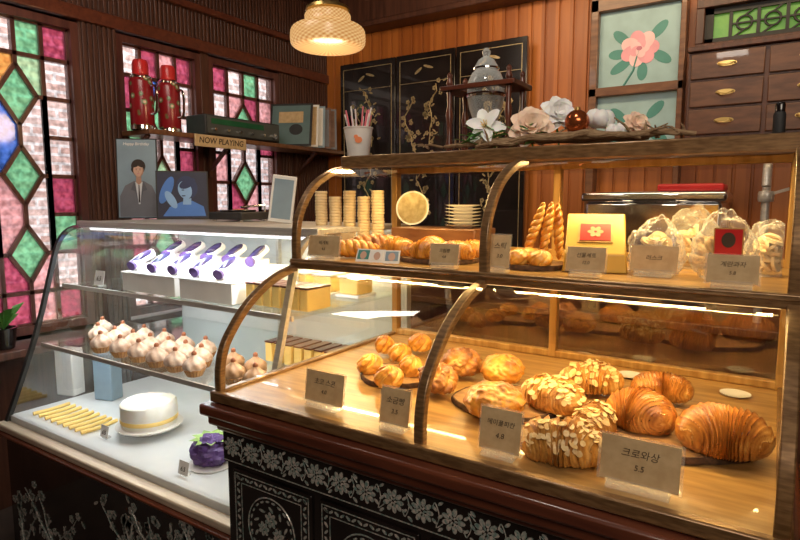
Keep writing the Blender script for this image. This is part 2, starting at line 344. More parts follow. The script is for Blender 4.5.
def leaf(idx, y0, y1, seed, lc=None, rc=None, lb_='pcbomcpc', rb_='ccpcgcmc', dia=None):
    X = XW-.05
    zs = [.88, 1.045, 1.435, 1.825, 2.215, 2.38]; k_ = (y1-y0)/.53; a = y0+.135*k_; c = y1-.135*k_; ym = (a+c)/2
    cells = []
    sub = [.88, 1.045, 1.24, 1.435, 1.63, 1.825, 2.02, 2.215, 2.38]
    for s_, (l, rr) in enumerate(((y0, a), (c, y1))):
        for i in range(len(sub)-1):
            ex_ = (lc, rc)[s_]
            cells.append(([(l, sub[i]), (rr, sub[i]), (rr, sub[i+1]), (l, sub[i+1])], ex_[i] if ex_ else 'mcpcmcgm'[(i+s_*3+seed) % 8]))
    for i in (0, 4):
        cells.append(([(a, zs[i]), (ym, zs[i]), (ym, zs[i+1]), (a, zs[i+1])], 'cm'[(i//4+seed) % 2]))
        cells.append(([(ym, zs[i]), (c, zs[i]), (c, zs[i+1]), (ym, zs[i+1])], 'gp'[(i//4+seed) % 2]))
    hd = .145; zc = [(zs[i]+zs[i+1])/2 for i in (1, 2, 3)]; ins = .036
    for i, zm in enumerate(zc): cells.append(([(a+ins, zm), (ym, zm-hd), (c-ins, zm), (ym, zm+hd)], (dia or ('glg' if seed % 2 else 'ggl'))[i]))
    bounds = [(zs[1], None, zc[0])]+[(None, zc[i], zc[i+1]) for i in (0, 1)]+[(zs[4], zc[2], None)]
    for i, (edge, lo, hi) in enumerate(bounds):
        for s_, ya in ((0, a), (1, c)):
            yi = ya+(ins if s_ == 0 else -ins)
            if lo is None: pts = [(ya, edge), (ym, edge), (ym, hi-hd), (yi, hi), (ya, hi)]
            elif hi is None: pts = [(ya, lo), (yi, lo), (ym, lo+hd), (ym, edge), (ya, edge)]
            else: pts = [(ya, lo), (yi, lo), (ym, lo+hd), (ym, hi-hd), (yi, hi), (ya, hi)]
            cells.append((pts, (lb_ if s_ == 0 else rb_)[(i*2+seed) % len(lb_)] if lc is None else (lb_, rb_)[s_][i]))
    f = MB(); fr = .04
    f.bb(X-.03, X+.045, y0-fr, y0, .84, 2.42); f.bb(X-.03, X+.045, y1, y1+fr, .84, 2.42); f.bb(X-.03, X+.045, y0, y1, .84, .88); f.bb(X-.03, X+.045, y0, y1, 2.38, 2.42)
    g = MB(); seen = set()
    for pts, k in cells:
        g.add([(X, p[0], p[1]) for p in pts], [tuple(range(len(pts)))], PK.index(k))
        for i in range(len(pts)):
            p, q = pts[i], pts[(i+1) % len(pts)]
            key = tuple(sorted([(round(p[0], 3), round(p[1], 3)), (round(q[0], 3), round(q[1], 3))]))
            if key in seen: continue
            seen.add(key); f.bar((X, p[0], p[1]), (X, q[0], q[1]), .020, .03, n=(1, 0, 0))
    o = struct(f.build('window_%d' % idx, M['winframe'])); g.build('stained_glass', PM, o, smooth=False)
leaf(1, .55, 1.08, 2)
leaf(2, 1.16, 1.675, 1, 'mppbboom', 'mcgmcccm', 'mpbo', 'pccl', 'ggg')
leaf(3, 1.96, 2.435, 4, 'cmpccgmc', 'mcpcmccm', 'cpcb', 'pccc', 'glg')
leaf(4, 2.575, 3.125, 7, 'gcmcpccm', 'pmcccmpc', 'cmcp', 'cpcm', 'ggg')
# ================================================================== BACK WALL FURNITURE
bc = thing('back_counter', 'long dark wooden counter along the orange plank wall', 'counter', (-.3, 3.4, 0))
b = MB(); b.bb(-2.7, 2.2, 3.1, 3.66, .0, .88); b.build('body', M['dark'], bc, bevel=.005)
b = MB(); b.bb(-2.72, 2.22, 3.06, 3.67, .88, .92); b.build('worktop', M['brown'], bc, bevel=.006)
sc = thing('folding_screen', 'black lacquer folding screen with gold blossom branches before orange planks', 'screen', (-1.8, 3.6, .92))
zt = P(340, 66, Y=3.58).z
xe = [P(q, 60, Y=3.58).x for q in (340, 396, 456, 528)]
for i in range(3):
    x0, x1 = xe[i]+.005, xe[i+1]-.005; yy = 3.575
    b = MB(); b.bb(x0, x1, yy, yy+.03, .92, zt); pn = b.build('panel', M['black'], sc, bevel=.003)
    b = MB()
    for (a0, a1, c0, c1) in ((x0+.03, x0+.034, .97, zt-.04), (x1-.034, x1-.03, .97, zt-.04), (x0+.03, x1-.03, zt-.044, zt-.04), (x0+.03, x1-.03, zt-.2, zt-.197)):
        b.bb(a0, a1, yy-.003, yy, c0, c1)
    r = random.Random(i+3); cx = (x0+x1)/2
    for br in range(3):
        px_ = cx-.06+.05*br; pz = zt-.72+(.1 if br == 2 else -.4*br); pts = []
        for k in range(9):
            pts.append((px_, yy-.002, pz)); px_ = min(x1-.06, max(x0+.06, px_+r.uniform(-.035, .045))); pz += .05
        b.tube(pts, .004, 5)
        for k in range(30):
            q = r.choice(pts); ang = r.uniform(0, 2*PI); dd_ = r.uniform(.01, .08)
            qx = min(x1-.05, max(x0+.05, q[0]+dd_*math.cos(ang))); qz = q[2]+dd_*math.sin(ang)*.6
            if r.random() < .5:
                for pe in range(5): b.disc((qx+.010*math.cos(pe*1.256), yy-.002, qz+.010*math.sin(pe*1.256)), (1, 0, 0), (0, 0, 1), .007, .007, (0, -1, 0), .001, seg=8)
            else: b.disc((qx, yy-.002, qz), (1, 0, 0), (0, 0, 1), .017, .006, (0, -1, 0), .001, seg=8, rot=ang)
    b.disc((cx-.05, yy-.002, zt-.12), (1, 0, 0), (0, 0, 1), .035, .01, (0, -1, 0), .001, rot=.6); b.disc((cx+.03, yy-.002, zt-.1), (1, 0, 0), (0, 0, 1), .04, .009, (0, -1, 0), .001, rot=-.3)
    b.build('gold_inlay', M['goldin'], pn)
xa, xb = P(592, 60, Y=3.64).x, P(686, 60, Y=3.64).x
z1, z0, zmid = P(640, 8, Y=3.64).z, .92, P(640, 90, Y=3.64).z
rp = thing('painted_glass_panel', 'wood framed frosted blue glass panel painted with a pink rose', 'panel', ((xa+xb)/2, 3.62, .92))
b = MB(); t = .045
for (a0, a1, c0, c1) in ((xa, xa+t, z0, ZC-.25), (xb-.03, xb, z0, ZC-.25), (xa, xb, z1, z1+.07), (xa, xb, zmid-.025, zmid+.025), (xa, xb, z0, z0+.05), (xa, xb, 1.75, 1.79)): b.bb(a0, a1, 3.585, 3.68, c0, c1)
b.build('frame', M['brown'], rp, bevel=.004)
for (c0, c1, k) in ((zmid+.025, z1, 0), (1.79, zmid-.025, 1)):
    b = MB(); b.bb(xa+t, xb-.03, 3.63, 3.64, c0, c1); pn = b.build('pane', M['teal'], rp)
    cx = (xa+t+xb-.04)/2+.01; cz = (c0+c1)/2+(-.01 if k == 0 else -.02)
    b = MB(); y_ = 3.629
    for (dx, dz, rr, ro) in ((-.1, .07, .06, 2.4), (.1, .09, .06, .8), (.12, -.06, .06, -.6), (-.1, -.09, .065, 3.7), (.02, -.13, .05, -1.6), (-.12, -.02, .05, 3.1)):
        b.disc((cx+dx, y_, cz+dz), (1, 0, 0), (0, 0, 1), rr, .028, (0, -1, 0), .001, 0, rot=ro)
    b.tube([(cx, y_, cz), (cx-.03, y_, cz-.12), (cx-.08, y_, cz-.2 if k == 0 else cz-.12)], .006, 5, 0)
    if k == 0:
        for j in range(7): b.disc((cx+.055*math.cos(j*.9), y_-.0015-.0002*j, cz+.05*math.sin(j*.9)), (1, 0, 0), (0, 0, 1), .052, .042, (0, -1, 0), .001, 3 if j % 2 else 1, rot=j*.9)
        for j in range(5): b.disc((cx+.024*math.cos(j*1.257), y_-.0035-.0002*j, cz+.022*math.sin(j*1.257)), (1, 0, 0), (0, 0, 1), .032, .026, (0, -1, 0), .001, 1 if j % 2 else 3, rot=j*1.257)
        b.disc((cx, y_-.006, cz), (1, 0, 0), (0, 0, 1), .016, .012, (0, -1, 0), .001, 2)
    b.build('painted_rose', [M['leafteal'], M['rose'], M['rosedk'], M['palerose']], pn)
ct, cb_ = P(700, 54, Y=3.5).z, P(700, 136, Y=3.5).z
x0 = P(690, 90, Y=3.45).x; wd = P(763, 90, Y=3.45).x-x0
dc = thing('drawer_cabinet', 'brown wooden wall cabinet of small drawers with metal pulls', 'cabinet', (x0+wd, 3.55, cb_-.04))
b = MB(); b.bb(x0-.015, x0+2*wd+.06, 3.46, 3.688, cb_-.04, ct); b.bb(x0-.02, x0+2*wd+.09, 3.43, 3.688, ct, ct+.025); b.build('body', M['dark'], dc, bevel=.004)
dh = (ct-cb_)/3
for c_ in range(2):
    for r_ in range(3):
        a0 = x0+c_*(wd+.02); c1 = ct-.012-r_*dh
        b = MB(); b.bb(a0, a0+wd, 3.445, 3.46, c1-dh+.014, c1); dr = b.build('drawer', M['cabw'], dc, bevel=.004)
        cx, cz = a0+wd/2, c1-dh/2+.01; b = MB()
        b.tube([(cx-.035, 3.443, cz), (cx-.035, 3.42, cz), (cx-.015, 3.412, cz-.012), (cx+.015, 3.412, cz-.012), (cx+.035, 3.42, cz), (cx+.035, 3.443, cz)], .004, 8)
        b.disc((cx, 3.445, cz), (1, 0, 0), (0, 0, 1), .045, .014, (0, -1, 0), .002)
        b.build('pull', M['brass'], dr)
xc = P(696, 40, Y=3.6).x; xd = xc+1.0
tz0, tz1 = max(P(705, 47, Y=3.6).z, ct+.065), P(705, 10, Y=3.6).z
tr = thing('lattice_transom', 'dark fretwork transom with bright green glass above drawer cabinet', 'transom', ((xc+xd)/2, 3.6, tz0))
b = MB()
for (a0, a1, c0, c1) in ((xc, xd, tz0-.03, tz0), (xc, xd, tz1, tz1+.06), (xc, xc+.04, tz0, tz1), (xd-.04, xd, tz0, tz1)): b.bb(a0, a1, 3.56, 3.66, c0, c1)
b.build('frame', M['dark'], tr, bevel=.004)
b = MB(); b.bb(xc+.04, xd-.04, 3.62, 3.63, tz0, tz1); b.build('pane', mat('green_pane', (.05, .2, .02), (.14, .34, .04), .3, emit=(.18, .5, .05), es=.18), tr)  # faint green glow put into the pane itself, no lamp behind it
b = MB(); zc_ = (tz0+tz1)/2; hh = (tz1-tz0)/2
b.bb(xc+.04, xd-.04, 3.6, 3.615, zc_+hh*.68, zc_+hh); b.bb(xc+.04, xd-.04, 3.6, 3.615, zc_-hh, zc_-hh*.68); b.bb(xc+.04, xc+.08, 3.6, 3.615, zc_-hh, zc_+hh)
for k in range(7):
    x_ = xc+.16+k*.125
    b.bb(x_-.008, x_+.008, 3.6, 3.615, zc_-hh*.7, zc_+hh*.7)
    b.tube([(x_+.035*math.cos(a*.524)+.062, 3.607, zc_+hh*.38*math.sin(a*.524)) for a in range(13)], .006, 6)
    b.bar((x_+.008, 3.607, zc_), (x_+.117, 3.607, zc_), .008, .012)
    b.bar((x_+.062, 3.607, zc_+hh*.38), (x_+.1, 3.607, zc_+hh*.7), .008, .012); b.bar((x_+.062, 3.607, zc_-hh*.38), (x_+.02, 3.607, zc_-hh*.7), .008, .012)
b.build('lattice', M['blackm'], tr)
ex = XU(655, 3.3, 1.45)
em = thing('espresso_machine', 'chrome espresso machine on the back counter seen through the glass', 'coffee machine', (ex, 3.3, .92))
b = MB(); b.bb(ex-.32, ex+.32, 3.14, 3.56, .98, 1.5); b.bb(ex-.34, ex+.34, 3.12, 3.58, 1.5, 1.55); b.build('body', M['chrome'], em, bevel=.015)
for sx in (-.28, .28):
    for sy in (3.2, 3.5): b = MB(); b.tube([(ex+sx, sy, .921), (ex+sx, sy, .985)], .02, 10); b.build('foot', M['blackm'], em)
for gx in (ex-.15, ex+.15):
    b = MB(); b.lathe([(.035, 1.25), (.04, 1.29), (.03, 1.35)], (gx, 3.09, 0), 16); b.tube([(gx, 3.09, 1.25), (gx, 2.97, 1.24)], [.012, .016], 10); b.tube([(gx, 3.09, 1.33), (gx, 3.15, 1.33)], .028, 12); b.build('group_head', M['chrome'], em)
b = MB(); b.bb(ex-.28, ex+.28, 3.07, 3.14, .98, 1.02); b.build('drip_tray', M['blackm'], em, bevel=.004)
b = MB(); b.bb(ex+.02, ex+.32, 3.2, 3.45, 1.552, 1.59); tag(b.build('folded_towel', M['red'], bevel=.012), 'folded red cloth lying on top of the chrome coffee machine', 'cloth')
x_ = XU(766, 3.15, 1.55)
b = MB(); b.tube(spline([(x_, 3.25, .921), (x_, 3.25, 1.3), (x_, 3.25, 1.58), (x_, 3.22, 1.66), (x_, 3.14, 1.66), (x_, 3.11, 1.57)]), .018, 12); b.lathe([(.03, 1.50), (.034, 1.51), (.034, 1.54), (.03, 1.55)], (x_, 3.25, 0), 16); b.bar((x_, 3.25, 1.53), (x_+.09, 3.22, 1.56), .014, .014)
tag(b.build('tap', M['alu']), 'tall metal gooseneck tap behind the glass case at right', 'tap')
# ================================================================== LEFT SHELF AND ITS THINGS
sh = thing('wall_shelf', 'dark wooden shelf fixed across the stained glass windows', 'shelf', (-2.95, 2.7, 1.86))
b = MB(); b.bb(XW+.005, -2.84, 1.92, 3.68, 1.862, 1.89); b.build('board', M['brown'], sh, bevel=.004)
for y_ in (2.505, 3.3, 1.94):
    b = MB(); b.bar((XW+.02, y_, 1.7), (-2.88, y_, 1.862), .02, .02); b.bb(XW+.014, XW+.03, y_-.012, y_+.012, 1.66, 1.862); b.build('bracket', M['dark'], sh)
def flask(u, label):
    y_ = P(u, 126, X=-2.95).y; c = Vector((-2.95, y_, 1.891))
    th = thing('vacuum_flask', label, 'vacuum flask', c, 'red vacuum flasks on the window shelf')
    b = MB(); b.lathe([(.058, 0), (.062, .01), (.062, .25), (.055, .275), (.04, .29)], c, 28); b.build('body', M['floral'], th)
    b = MB(); b.lathe([(.063, .0), (.0635, .012), (.063, .022)], c, 28); b.build('bottom_band', M['chrome'], th)
    b = MB(); b.lathe([(.056, .27), (.057, .28), (.044, .292)], c, 28); b.build('top_band', M['chrome'], th)
    b = MB(); b.lathe([(.04, .288), (.042, .3), (.042, .35), (.034, .37), (.012, .374)], c, 24); b.build('cup_lid', M['red'], th)
    b = MB(); b.tube(spline([c+Vector((.058, .01, .23)), c+Vector((.1, .02, .22)), c+Vector((.1, .02, .1)), c+Vector((.06, .01, .08))]), .007, 8); b.build('handle', M['chrome'], th)
flask(143, 'left red floral vacuum flask on the window shelf'); flask(170, 'right red floral vacuum flask on the window shelf')
y0, y1 = P(203, 120, X=-2.9).y, P(277, 120, X=-2.9).y
am = thing('radio_receiver', 'dark vintage radio receiver with knobs on the window shelf', 'radio', (-2.95, (y0+y1)/2, 1.89))
b = MB(); b.bb(-3.06, -2.88, y0, y1, 1.9, 2.02); b.build('body', M['blackm'], am, bevel=.006)
b = MB(); b.bb(-2.88, -2.876, y0+.012, y1-.012, 1.91, 2.012); fp = b.build('front_panel', M['silverp'], am)
b = MB(); b.bb(-2.876, -2.873, y0+.04, y1-.15, 1.966, 1.998); b.build('dial_window', mat('dial', (.01, .07, .03), (.02, .12, .05), .2), am)
for k in range(6):
    yy = y0+.06+k*(y1-y0-.12)/5; b = MB(); rr = .02 if k == 5 else .009; b.tube([(-2.876, yy, 1.935), (-2.858, yy, 1.935)], rr, 14); b.build('knob', M['chrome'], am)
for sy in (y0+.04, y1-.04): b = MB(); b.bb(-3.03, -2.91, sy-.015, sy+.015, 1.8905, 1.9); b.build('foot', M['blackm'], am)
y0, y1 = P(195, 140, X=-2.83).y, P(246, 140, X=-2.83).y
sg = thing('shelf_sign', 'small brown sign reading NOW PLAYING on the shelf edge', 'sign', (-2.83, (y0+y1)/2, 1.82))
b = MB(); b.bb(-2.839, -2.828, y0, y1, 1.82, 1.889); b.build('plaque', M['kraft'], sg, bevel=.003)
text('NOW PLAYING', min(.05, (y1-y0)/8.0), M['ink'], sg, (.0025, 0, .036), (PI/2, 0, PI/2), fat=.015)
cols = [('blackm', 'black'), ('paper', 'cream'), ('bluegrey', 'blue grey'), ('brown', 'brown'), ('jacket', 'dark grey')]
for k, (cm, cn) in enumerate(cols):
    b = MB(); yy = 3.08+k*.07
    b.box((0, 0, .155), (.31, .006, .31), 0)
    b.box((0, -.0035, .155), (.28, .001, .28), 1); b.box((0, -.0045, .21), (.18, .001, .08), 2); b.disc((.04, -.0045, .12), (1, 0, 0), (0, 0, 1), .05, .04, (0, -1, 0), .001, 0)
    o = b.build('record_sleeve', [M[cm], M[['sleeveteal', 'kraft', 'paper', 'jacket', 'brown'][k]], M['brown' if k % 2 else 'kraft']])
    o.location = (-2.93, yy, 1.891); o.rotation_euler = (math.radians(-12), 0, math.radians(24+4*k))
    tag(o, '%s record sleeve, %s from the front in the row standing on the shelf' % (cn, ORD[k]), 'record', 'record sleeves on the shelf')
# ================================================================== LEFT REFRIGERATED CASE
LX0, LX1 = -2.70, -1.245; LYB = 2.0
lc = thing('refrigerated_display_case', 'refrigerated cake display case with slanted curved glass and slim metal rails', 'display case', ((LX0+LX1)/2, 1.55, .54))
Lprof = spline([(1.072, .575), (1.135, .73), (1.2, .9), (1.243, 1.03), (1.28, 1.16), (1.315, 1.28), (1.345, 1.345), (1.39, 1.385), (1.46, 1.402)], 5)
b = MB(); b.strip([p for p in Lprof if p[1] > 1.27], LX0+.02, LX1-.01); b.build('curved_glass', M['glass'], lc)
for X in (LX0+.01, LX1-.005):
    q = [(X, y, z) for y, z in Lprof]+[(X, LYB, Lprof[-1][1]), (X, LYB, .575)]
    b = MB(); b.add(q, [tuple(range(len(q)))]); b.build('end_glass', M['glass'], lc)
for X in (LX0, LX1-.022):
    b = MB(); b.strip(Lprof, X, X+.022, .016); b.build('end_frame', M['blackm'] if X == LX0 else M['alu'], lc)
M['sill'] = mat('sill_metal', (.60, .49, .36), (.74, .62, .47), .32, .3, scale=5, stretch=(1, 20, 20))
b = MB(); b.bb(LX0-.01, LX1, 1.04, 1.088, .552, .578); b.build('base_rail', M['sill'], lc, bevel=.006)
b = MB(); b.bb(LX0-.01, LX1, 1.025, 1.09, .541, .552); b.build('lower_rail', M['ledge'], lc, bevel=.004)
b = MB(); b.bb(LX0+.01, LX1-.01, 1.09, LYB-.03, .541, .60); b.build('deck', M['white'], lc, bevel=.003)
b = MB(); b.bb(LX0, LX1, LYB-.03, LYB, .541, 1.40); b.build('back_panel', M['white'], lc)
b = MB(); b.bb(LX0, LX1, 1.45, LYB, 1.395, 1.412); b.build('top_panel', M['alu'], lc, bevel=.003)
b = MB(); b.bb(LX0, LX1, 1.43, 1.455, 1.385, 1.415); b.build('top_rail', M['alu'], lc, bevel=.004)
SH1, SH2 = .885, 1.135
for z_, y_ in ((SH1, 1.235), (SH2, 1.34)):
    b = MB(); b.bb(LX0+.03, LX1-.03, y_, LYB-.04, z_-.01, z_); b.build('glass_shelf', M['glassg'], lc)
    b = MB(); b.bb(LX0+.03, LX1-.03, y_-.008, y_, z_-.014, z_+.003); b.build('shelf_trim', M['alu'], lc)
b = MB(); b.bb(-1.958, -1.942, LYB-.05, LYB-.03, .6, 1.39); b.build('shelf_upright', M['alu'], lc)
tubem = mat('tube_light', (1, 1, 1), None, .5, emit=(.9, .95, 1), es=1.6)
b = MB(); b.tube([(LX0+.05, 1.47, 1.38), (LX1-.05, 1.47, 1.38)], .008, 10); b.build('light_tube', tubem, lc)
c2 = thing('lacquered_chest', 'black lacquered chest with pearl blossom trees under the cake case', 'chest', ((LX0+LX1)/2, 1.5, 0))
b = MB(); b.bb(LX0+.0, LX1+.0, 1.075, LYB, .0, .54); b.build('body', M['black'], c2, bevel=.004)
def pearl_tree(b, cx, cz, y, h, seed, m=0, nb=34, lean=.0):
    r = random.Random(seed); stems = []
    for s in range(3):
        pts = []; x_, z_ = cx+r.uniform(-.02, .02), cz; dx = r.uniform(-.03, .03)+lean
        for k in range(8):
            pts.append((x_, y, z_)); x_ += dx+r.uniform(-.014, .014); z_ += h/8
        b.tube(pts, [.005-.0005*k for k in range(8)], 5, m); stems += pts[2:]
    for k in range(nb):
        q = r.choice(stems); a = r.uniform(0, 6.28); d = r.uniform(.01, .05); X_, Z_ = q[0]+d*math.cos(a), q[2]+d*math.sin(a)
        if r.random() < .6:
            for pe in range(5): b.disc((X_+.010*math.cos(pe*1.256), y, Z_+.010*math.sin(pe*1.256)), (1, 0, 0), (0, 0, 1), .0074, .0074, (0, -1, 0), .001, m, seg=7)
        else: b.disc((X_, y, Z_), (1, 0, 0), (0, 0, 1), .016, .006, (0, -1, 0), .001, m, seg=8, rot=a)
b = MB()
for (u, v, h, s) in ((25, 552, .26, 1), (55, 548, .22, 2), (130, 562, .2, 3), (165, 570, .18, 4), (200, 580, .2, 9)):
    q = P(u, v, Y=1.072); pearl_tree(b, q.x, q.z, 1.0735, h, s)
b.bb(LX0+.03, LX1-.03, 1.072, 1.0745, .505, .508)
b.build('pearl_inlay', M['pearl'], c2)
# ---- contents
M['tip'] = mat('toasted_tip', (.34, .12, .055))
def make_tart(cm, gname):
    t_ = thing('cream_tart', 'x', 'tart', (0, 0, 0), gname)
    b = MB(); b.lathe([(.026, 0), (.038, .024), (.036, .026), (.028, .022)], seg=36, mod=lambda q, z, i: 1+.035*math.cos(18*q), att=lambda q, z, i: .6+.2*math.cos(18*q)); b.build('tart_shell', M['shell'], t_)
    prof = spline([(.033, .022), (.039, .032), (.038, .044), (.032, .054), (.024, .061), (.016, .067), (.010, .073), (.004, .082)], 3)
    b = MB(); b.lathe(prof, seg=40, mod=lambda q, z, i: 1+.07*math.cos(7*q+z*110)); b.build('cream_swirl', cm, t_)
    b = MB(); b.ball((0, 0, .08), (.009, .009, .011), 0, 10, 8); b.build('tip', M['tip'], t_); return t_
tart = make_tart(mat('toasted_meringue', (.60, .38, .26), (.84, .70, .60), .55, scale=40), 'cream topped tarts on the middle glass shelf')
first = True; rows = [(102, 196, 1.29, 6), (99, 203, 1.375, 7), (104, 206, 1.46, 6)]
for ri, (ua, ub, y_, n) in enumerate(rows):
    for k in range(n):
        xx = XU(ua+(ub-ua)*k/(n-1), y_, SH1)
        o = tart if first else copy_tree(tart); first = False
        o.location = (xx, y_+rnd.uniform(-.005, .005), SH1+.001); o.rotation_euler = (0, 0, rnd.uniform(0, 3))
        o['label'] = 'pale meringue tart, %s from the left in the %s row on the glass shelf' % (ORD[k], ('front', 'middle', 'back')[ri])
t2 = make_tart(mat('caramel_cream', (.36, .19, .09), (.52, .32, .17), .5, scale=45), 'caramel tarts at the right end of the glass shelf')
for k in range(4):
    o = t2 if k == 0 else copy_tree(t2); y_ = 1.30+.09*(k//2); o.location = (XU(234+(k % 2)*22, y_, SH1), y_, SH1+.001)
    o['label'] = 'brown caramel tart at the right end of the shelf, %s %s' % (('front', 'rear')[k//2], ('left', 'right')[k % 2])
for k in range(2):
    x0 = XU(124+k*57, 1.38, SH2); x1 = XU(124+k*57+52, 1.38, SH2)
    b = MB(); b.bb(x0, x1, 1.375, 1.53, SH2+.001, SH2+.075); b.bb(x0, x1, 1.53, 1.72, SH2+.001, SH2+.105); b.bb(x0-.003, x1+.003, 1.371, 1.53, SH2+.075, SH2+.08); b.bb(x0-.003, x1+.003, 1.53, 1.724, SH2+.105, SH2+.110)
    tag(b.build('cake_box', M['paper'], bevel=.003), 'white stepped riser box, %s of two on the top glass shelf' % ('left', 'right')[k], 'box', 'white riser boxes on the top glass shelf')
fc = thing('dark_capped_roll', 'x', 'cake', (0, 0, 0), 'dark topped white cake rolls on the riser boxes')
mxp = Matrix.Rotation(.34, 3, 'X')
def tl(p): return mxp @ Vector(p)+Vector((0, 0, .044))
b = MB(); b.tube([tl((0, -.062, 0)), tl((0, .062, 0))], .019, 16); b.build('white_roll', M['paper'], fc)
b = MB(); b.tube([tl((0, -.066, .004)), tl((0, -.02, .009)), tl((0, .03, .009)), tl((0, .066, .004))], [.013, .0165, .0165, .013], 14); b.build('dark_top', M['berry'], fc)
b = MB(); b.tube([tl((0, -.068, 0)), tl((0, -.055, 0))], .0198, 16); b.build('purple_band', M['purple'], fc)
b = MB(); b.bb(-.017, .017, -.05, .06, 0, .024); b.build('paper_wedge', M['paper'], fc)
xs0, xs1 = XU(143, 1.45, 1.2), XU(228, 1.45, 1.2)
for k in range(10):
    o = fc if k == 0 else copy_tree(fc)
    o.location = (xs0+(xs1-xs0)*(k % 5)/4-.02*(k//5), 1.45+.17*(k//5), SH2+(.1105 if k//5 else .0805)); o.rotation_euler = (0, 0, rnd.uniform(-.05, .05)+.25)
    o['label'] = 'white cake roll with dark top, %s from the left in the %s row' % (ORD[k % 5], ('front', 'back')[k//5])
def castella(x0, y0, z0, label, grp):
    t_ = thing('wrapped_castella', label, 'cake', (x0, y0, z0), grp)
    b = MB(); b.bb(x0-.018, x0+.018, y0-.06, y0+.06, z0+.001, z0+.075); b.build('sponge', M['castella'], t_, bevel=.004)
    b = MB(); b.bb(x0-.0185, x0+.0185, y0-.0605, y0+.0605, z0+.075, z0+.081); b.build('crust', M['ledge'], t_)
    return t_
xb0 = XU(262, 1.48, SH2)
for k in range(7):
    castella(xb0+k*.043, 1.48, SH2, 'yellow sponge cake slice, %s from the left beside the riser boxes' % ORD[k], 'yellow sponge slices on the top glass shelf')
for k in range(7):
    castella(-1.62+k*.05, 1.62, SH1, 'yellow sponge cake slice, %s from the left on the lower shelf behind the wooden case' % ORD[k], 'yellow sponge slices on the middle glass shelf')
for k in range(3):
    x_ = -1.62+k*.13
    t_ = thing('boxed_cake', 'yellow tray cake, %s from the left at the back of the top shelf' % ORD[k], 'cake', (x_, 1.78, SH2), 'tray cakes at the back of the top shelf')
    b = MB(); b.bb(x_-.055, x_+.055, 1.72, 1.84, SH2+.001, SH2+.012); b.build('tray', M['paper'], t_, bevel=.002)
    b = MB(); b.bb(x_-.045, x_+.045, 1.73, 1.83, SH2+.0125, SH2+.075); b.build('cake', M['castella'], t_, bevel=.006)
    b = MB(); b.bb(x_-.05, x_+.05, 1.725, 1.835, SH2+.075, SH2+.083); b.build('cream_layer', M['cream'], t_, bevel=.003)
cc = Vector((XU(150, 1.30, .62), 1.30, .6005))
ck = thing('white_layer_cake', 'round white cream cake on a low stand in the cake case', 'cake', cc)
b = MB(); b.lathe([(.05, 0), (.05, .004), (.012, .01), (.012, .03), (.12, .034), (.124, .04), (.1, .04)], cc, 40); b.build('stand', M['porcelain'], ck)
b = MB(); b.lathe([(.1, .04), (.103, .05), (.104, .09), (.103, .125), (.096, .133), (.07, .136), (.05, .1365), (.03, .136), (.01, .136)], cc, 60, mod=lambda q, z, i: 1+.02*noise.noise(Vector((math.cos(q)*4, math.sin(q)*4, z*60))))
for v in b.v:
    if v.z > cc.z+.132: v.z += .004*noise.noise(v*60)
b.build('cake', M['cream'], ck)
b = MB(); b.lathe([(.1045, .058), (.1062, .062), (.1062, .070), (.1045, .074)], cc, 48); b.build('filling_line', M['castella'], ck)
cc = Vector((XU(212, 1.25, .62), 1.25, .6005))
gk = thing('violet_green_cake', 'small dark violet wrapped cake with green leaves beside the white cake', 'cake', cc)
b = MB(); b.lathe([(.075, 0), (.08, .006), (.07, .008)], cc, 32); b.build('plate', M['porcelain'], gk)
b = MB()
b.ball(cc+UP*.05, (.068, .062, .052), 0, 48, 30, disp=lambda d, th, q: (1+.22*noise.noise(d*2.2)+.22*abs(noise.noise(d*5+Vector((3, 0, 0)))), .5))
for v in b.v: v.z = max(v.z, cc.z+.008)
b.build('cake', M['purple'], gk, ang=25)
b = MB()
for k in range(11):
    a = k*.7; d = Vector((math.cos(a), math.sin(a), .5)); s_ = Vector((-math.sin(a), math.cos(a), 0))*.018; o_ = cc+Vector((.02*math.cos(a), .02*math.sin(a), .085))
    b.add([o_, o_+d*.025+s_, o_+d*.055-UP*.015, o_+d*.025-s_], [(0, 1, 2), (0, 2, 3)])
b.build('leaf_garnish', M['greencake'], gk)
for k in range(9):
    x_ = XU(48+k*6, 1.2, .61); b = MB(); b.tube(spline([(x_, 1.14, .6095), (x_+.01, 1.21, .6095), (x_-.003*(k % 3), 1.29, .6095)]), .008, 8)
    tag(b.build('cheese_stick', M['castella']), 'thin yellow pastry stick, %s from the left at the front corner' % ORD[k], 'pastry stick', 'yellow pastry sticks at the left front of the deck')
for k in range(2):
    b = MB(); b.box((0, 0, .11), (.10, .07, .22)); o = b.build('cake_carton', M['bluegrey' if k else 'paper'], bevel=.006); o.location = (XU(70+k*25, 1.38, .7), 1.38+.06*k, .6005); o.rotation_euler = (0, 0, .3)
    tag(o, ('tall white carton standing at the left end of the cake case', 'blue grey carton standing just right of the tall white carton')[k], 'carton')
def small_tag(u, y, z, label, s=.05):
    x_ = XU(u, y, z); t_ = thing('shelf_label', label, 'price tag', (x_, y, z))
    b = MB(); b.box((x_, y, z+s*.5+.003), (s, .0015, s*.9), mx=Matrix.Rotation(-.2, 3, 'X')); b.build('card', M['paper'], t_)
    b = MB(); b.box((x_, y+.006, z+.0045), (s*.6, .02, .007)); b.build('clip', M['acrylic'], t_)
    text('6.5', s*.4, M['ink'], t_, (0, -.0035, s*.5), (PI/2-.2, 0, 0))
small_tag(105, 1.17, .601, 'small white price tag in front of the white cream cake')
small_tag(184, 1.14, .601, 'small white price tag in front of the violet cake')
small_tag(100, 1.38, SH2, 'small white price tag at the left of the top glass shelf', .07)
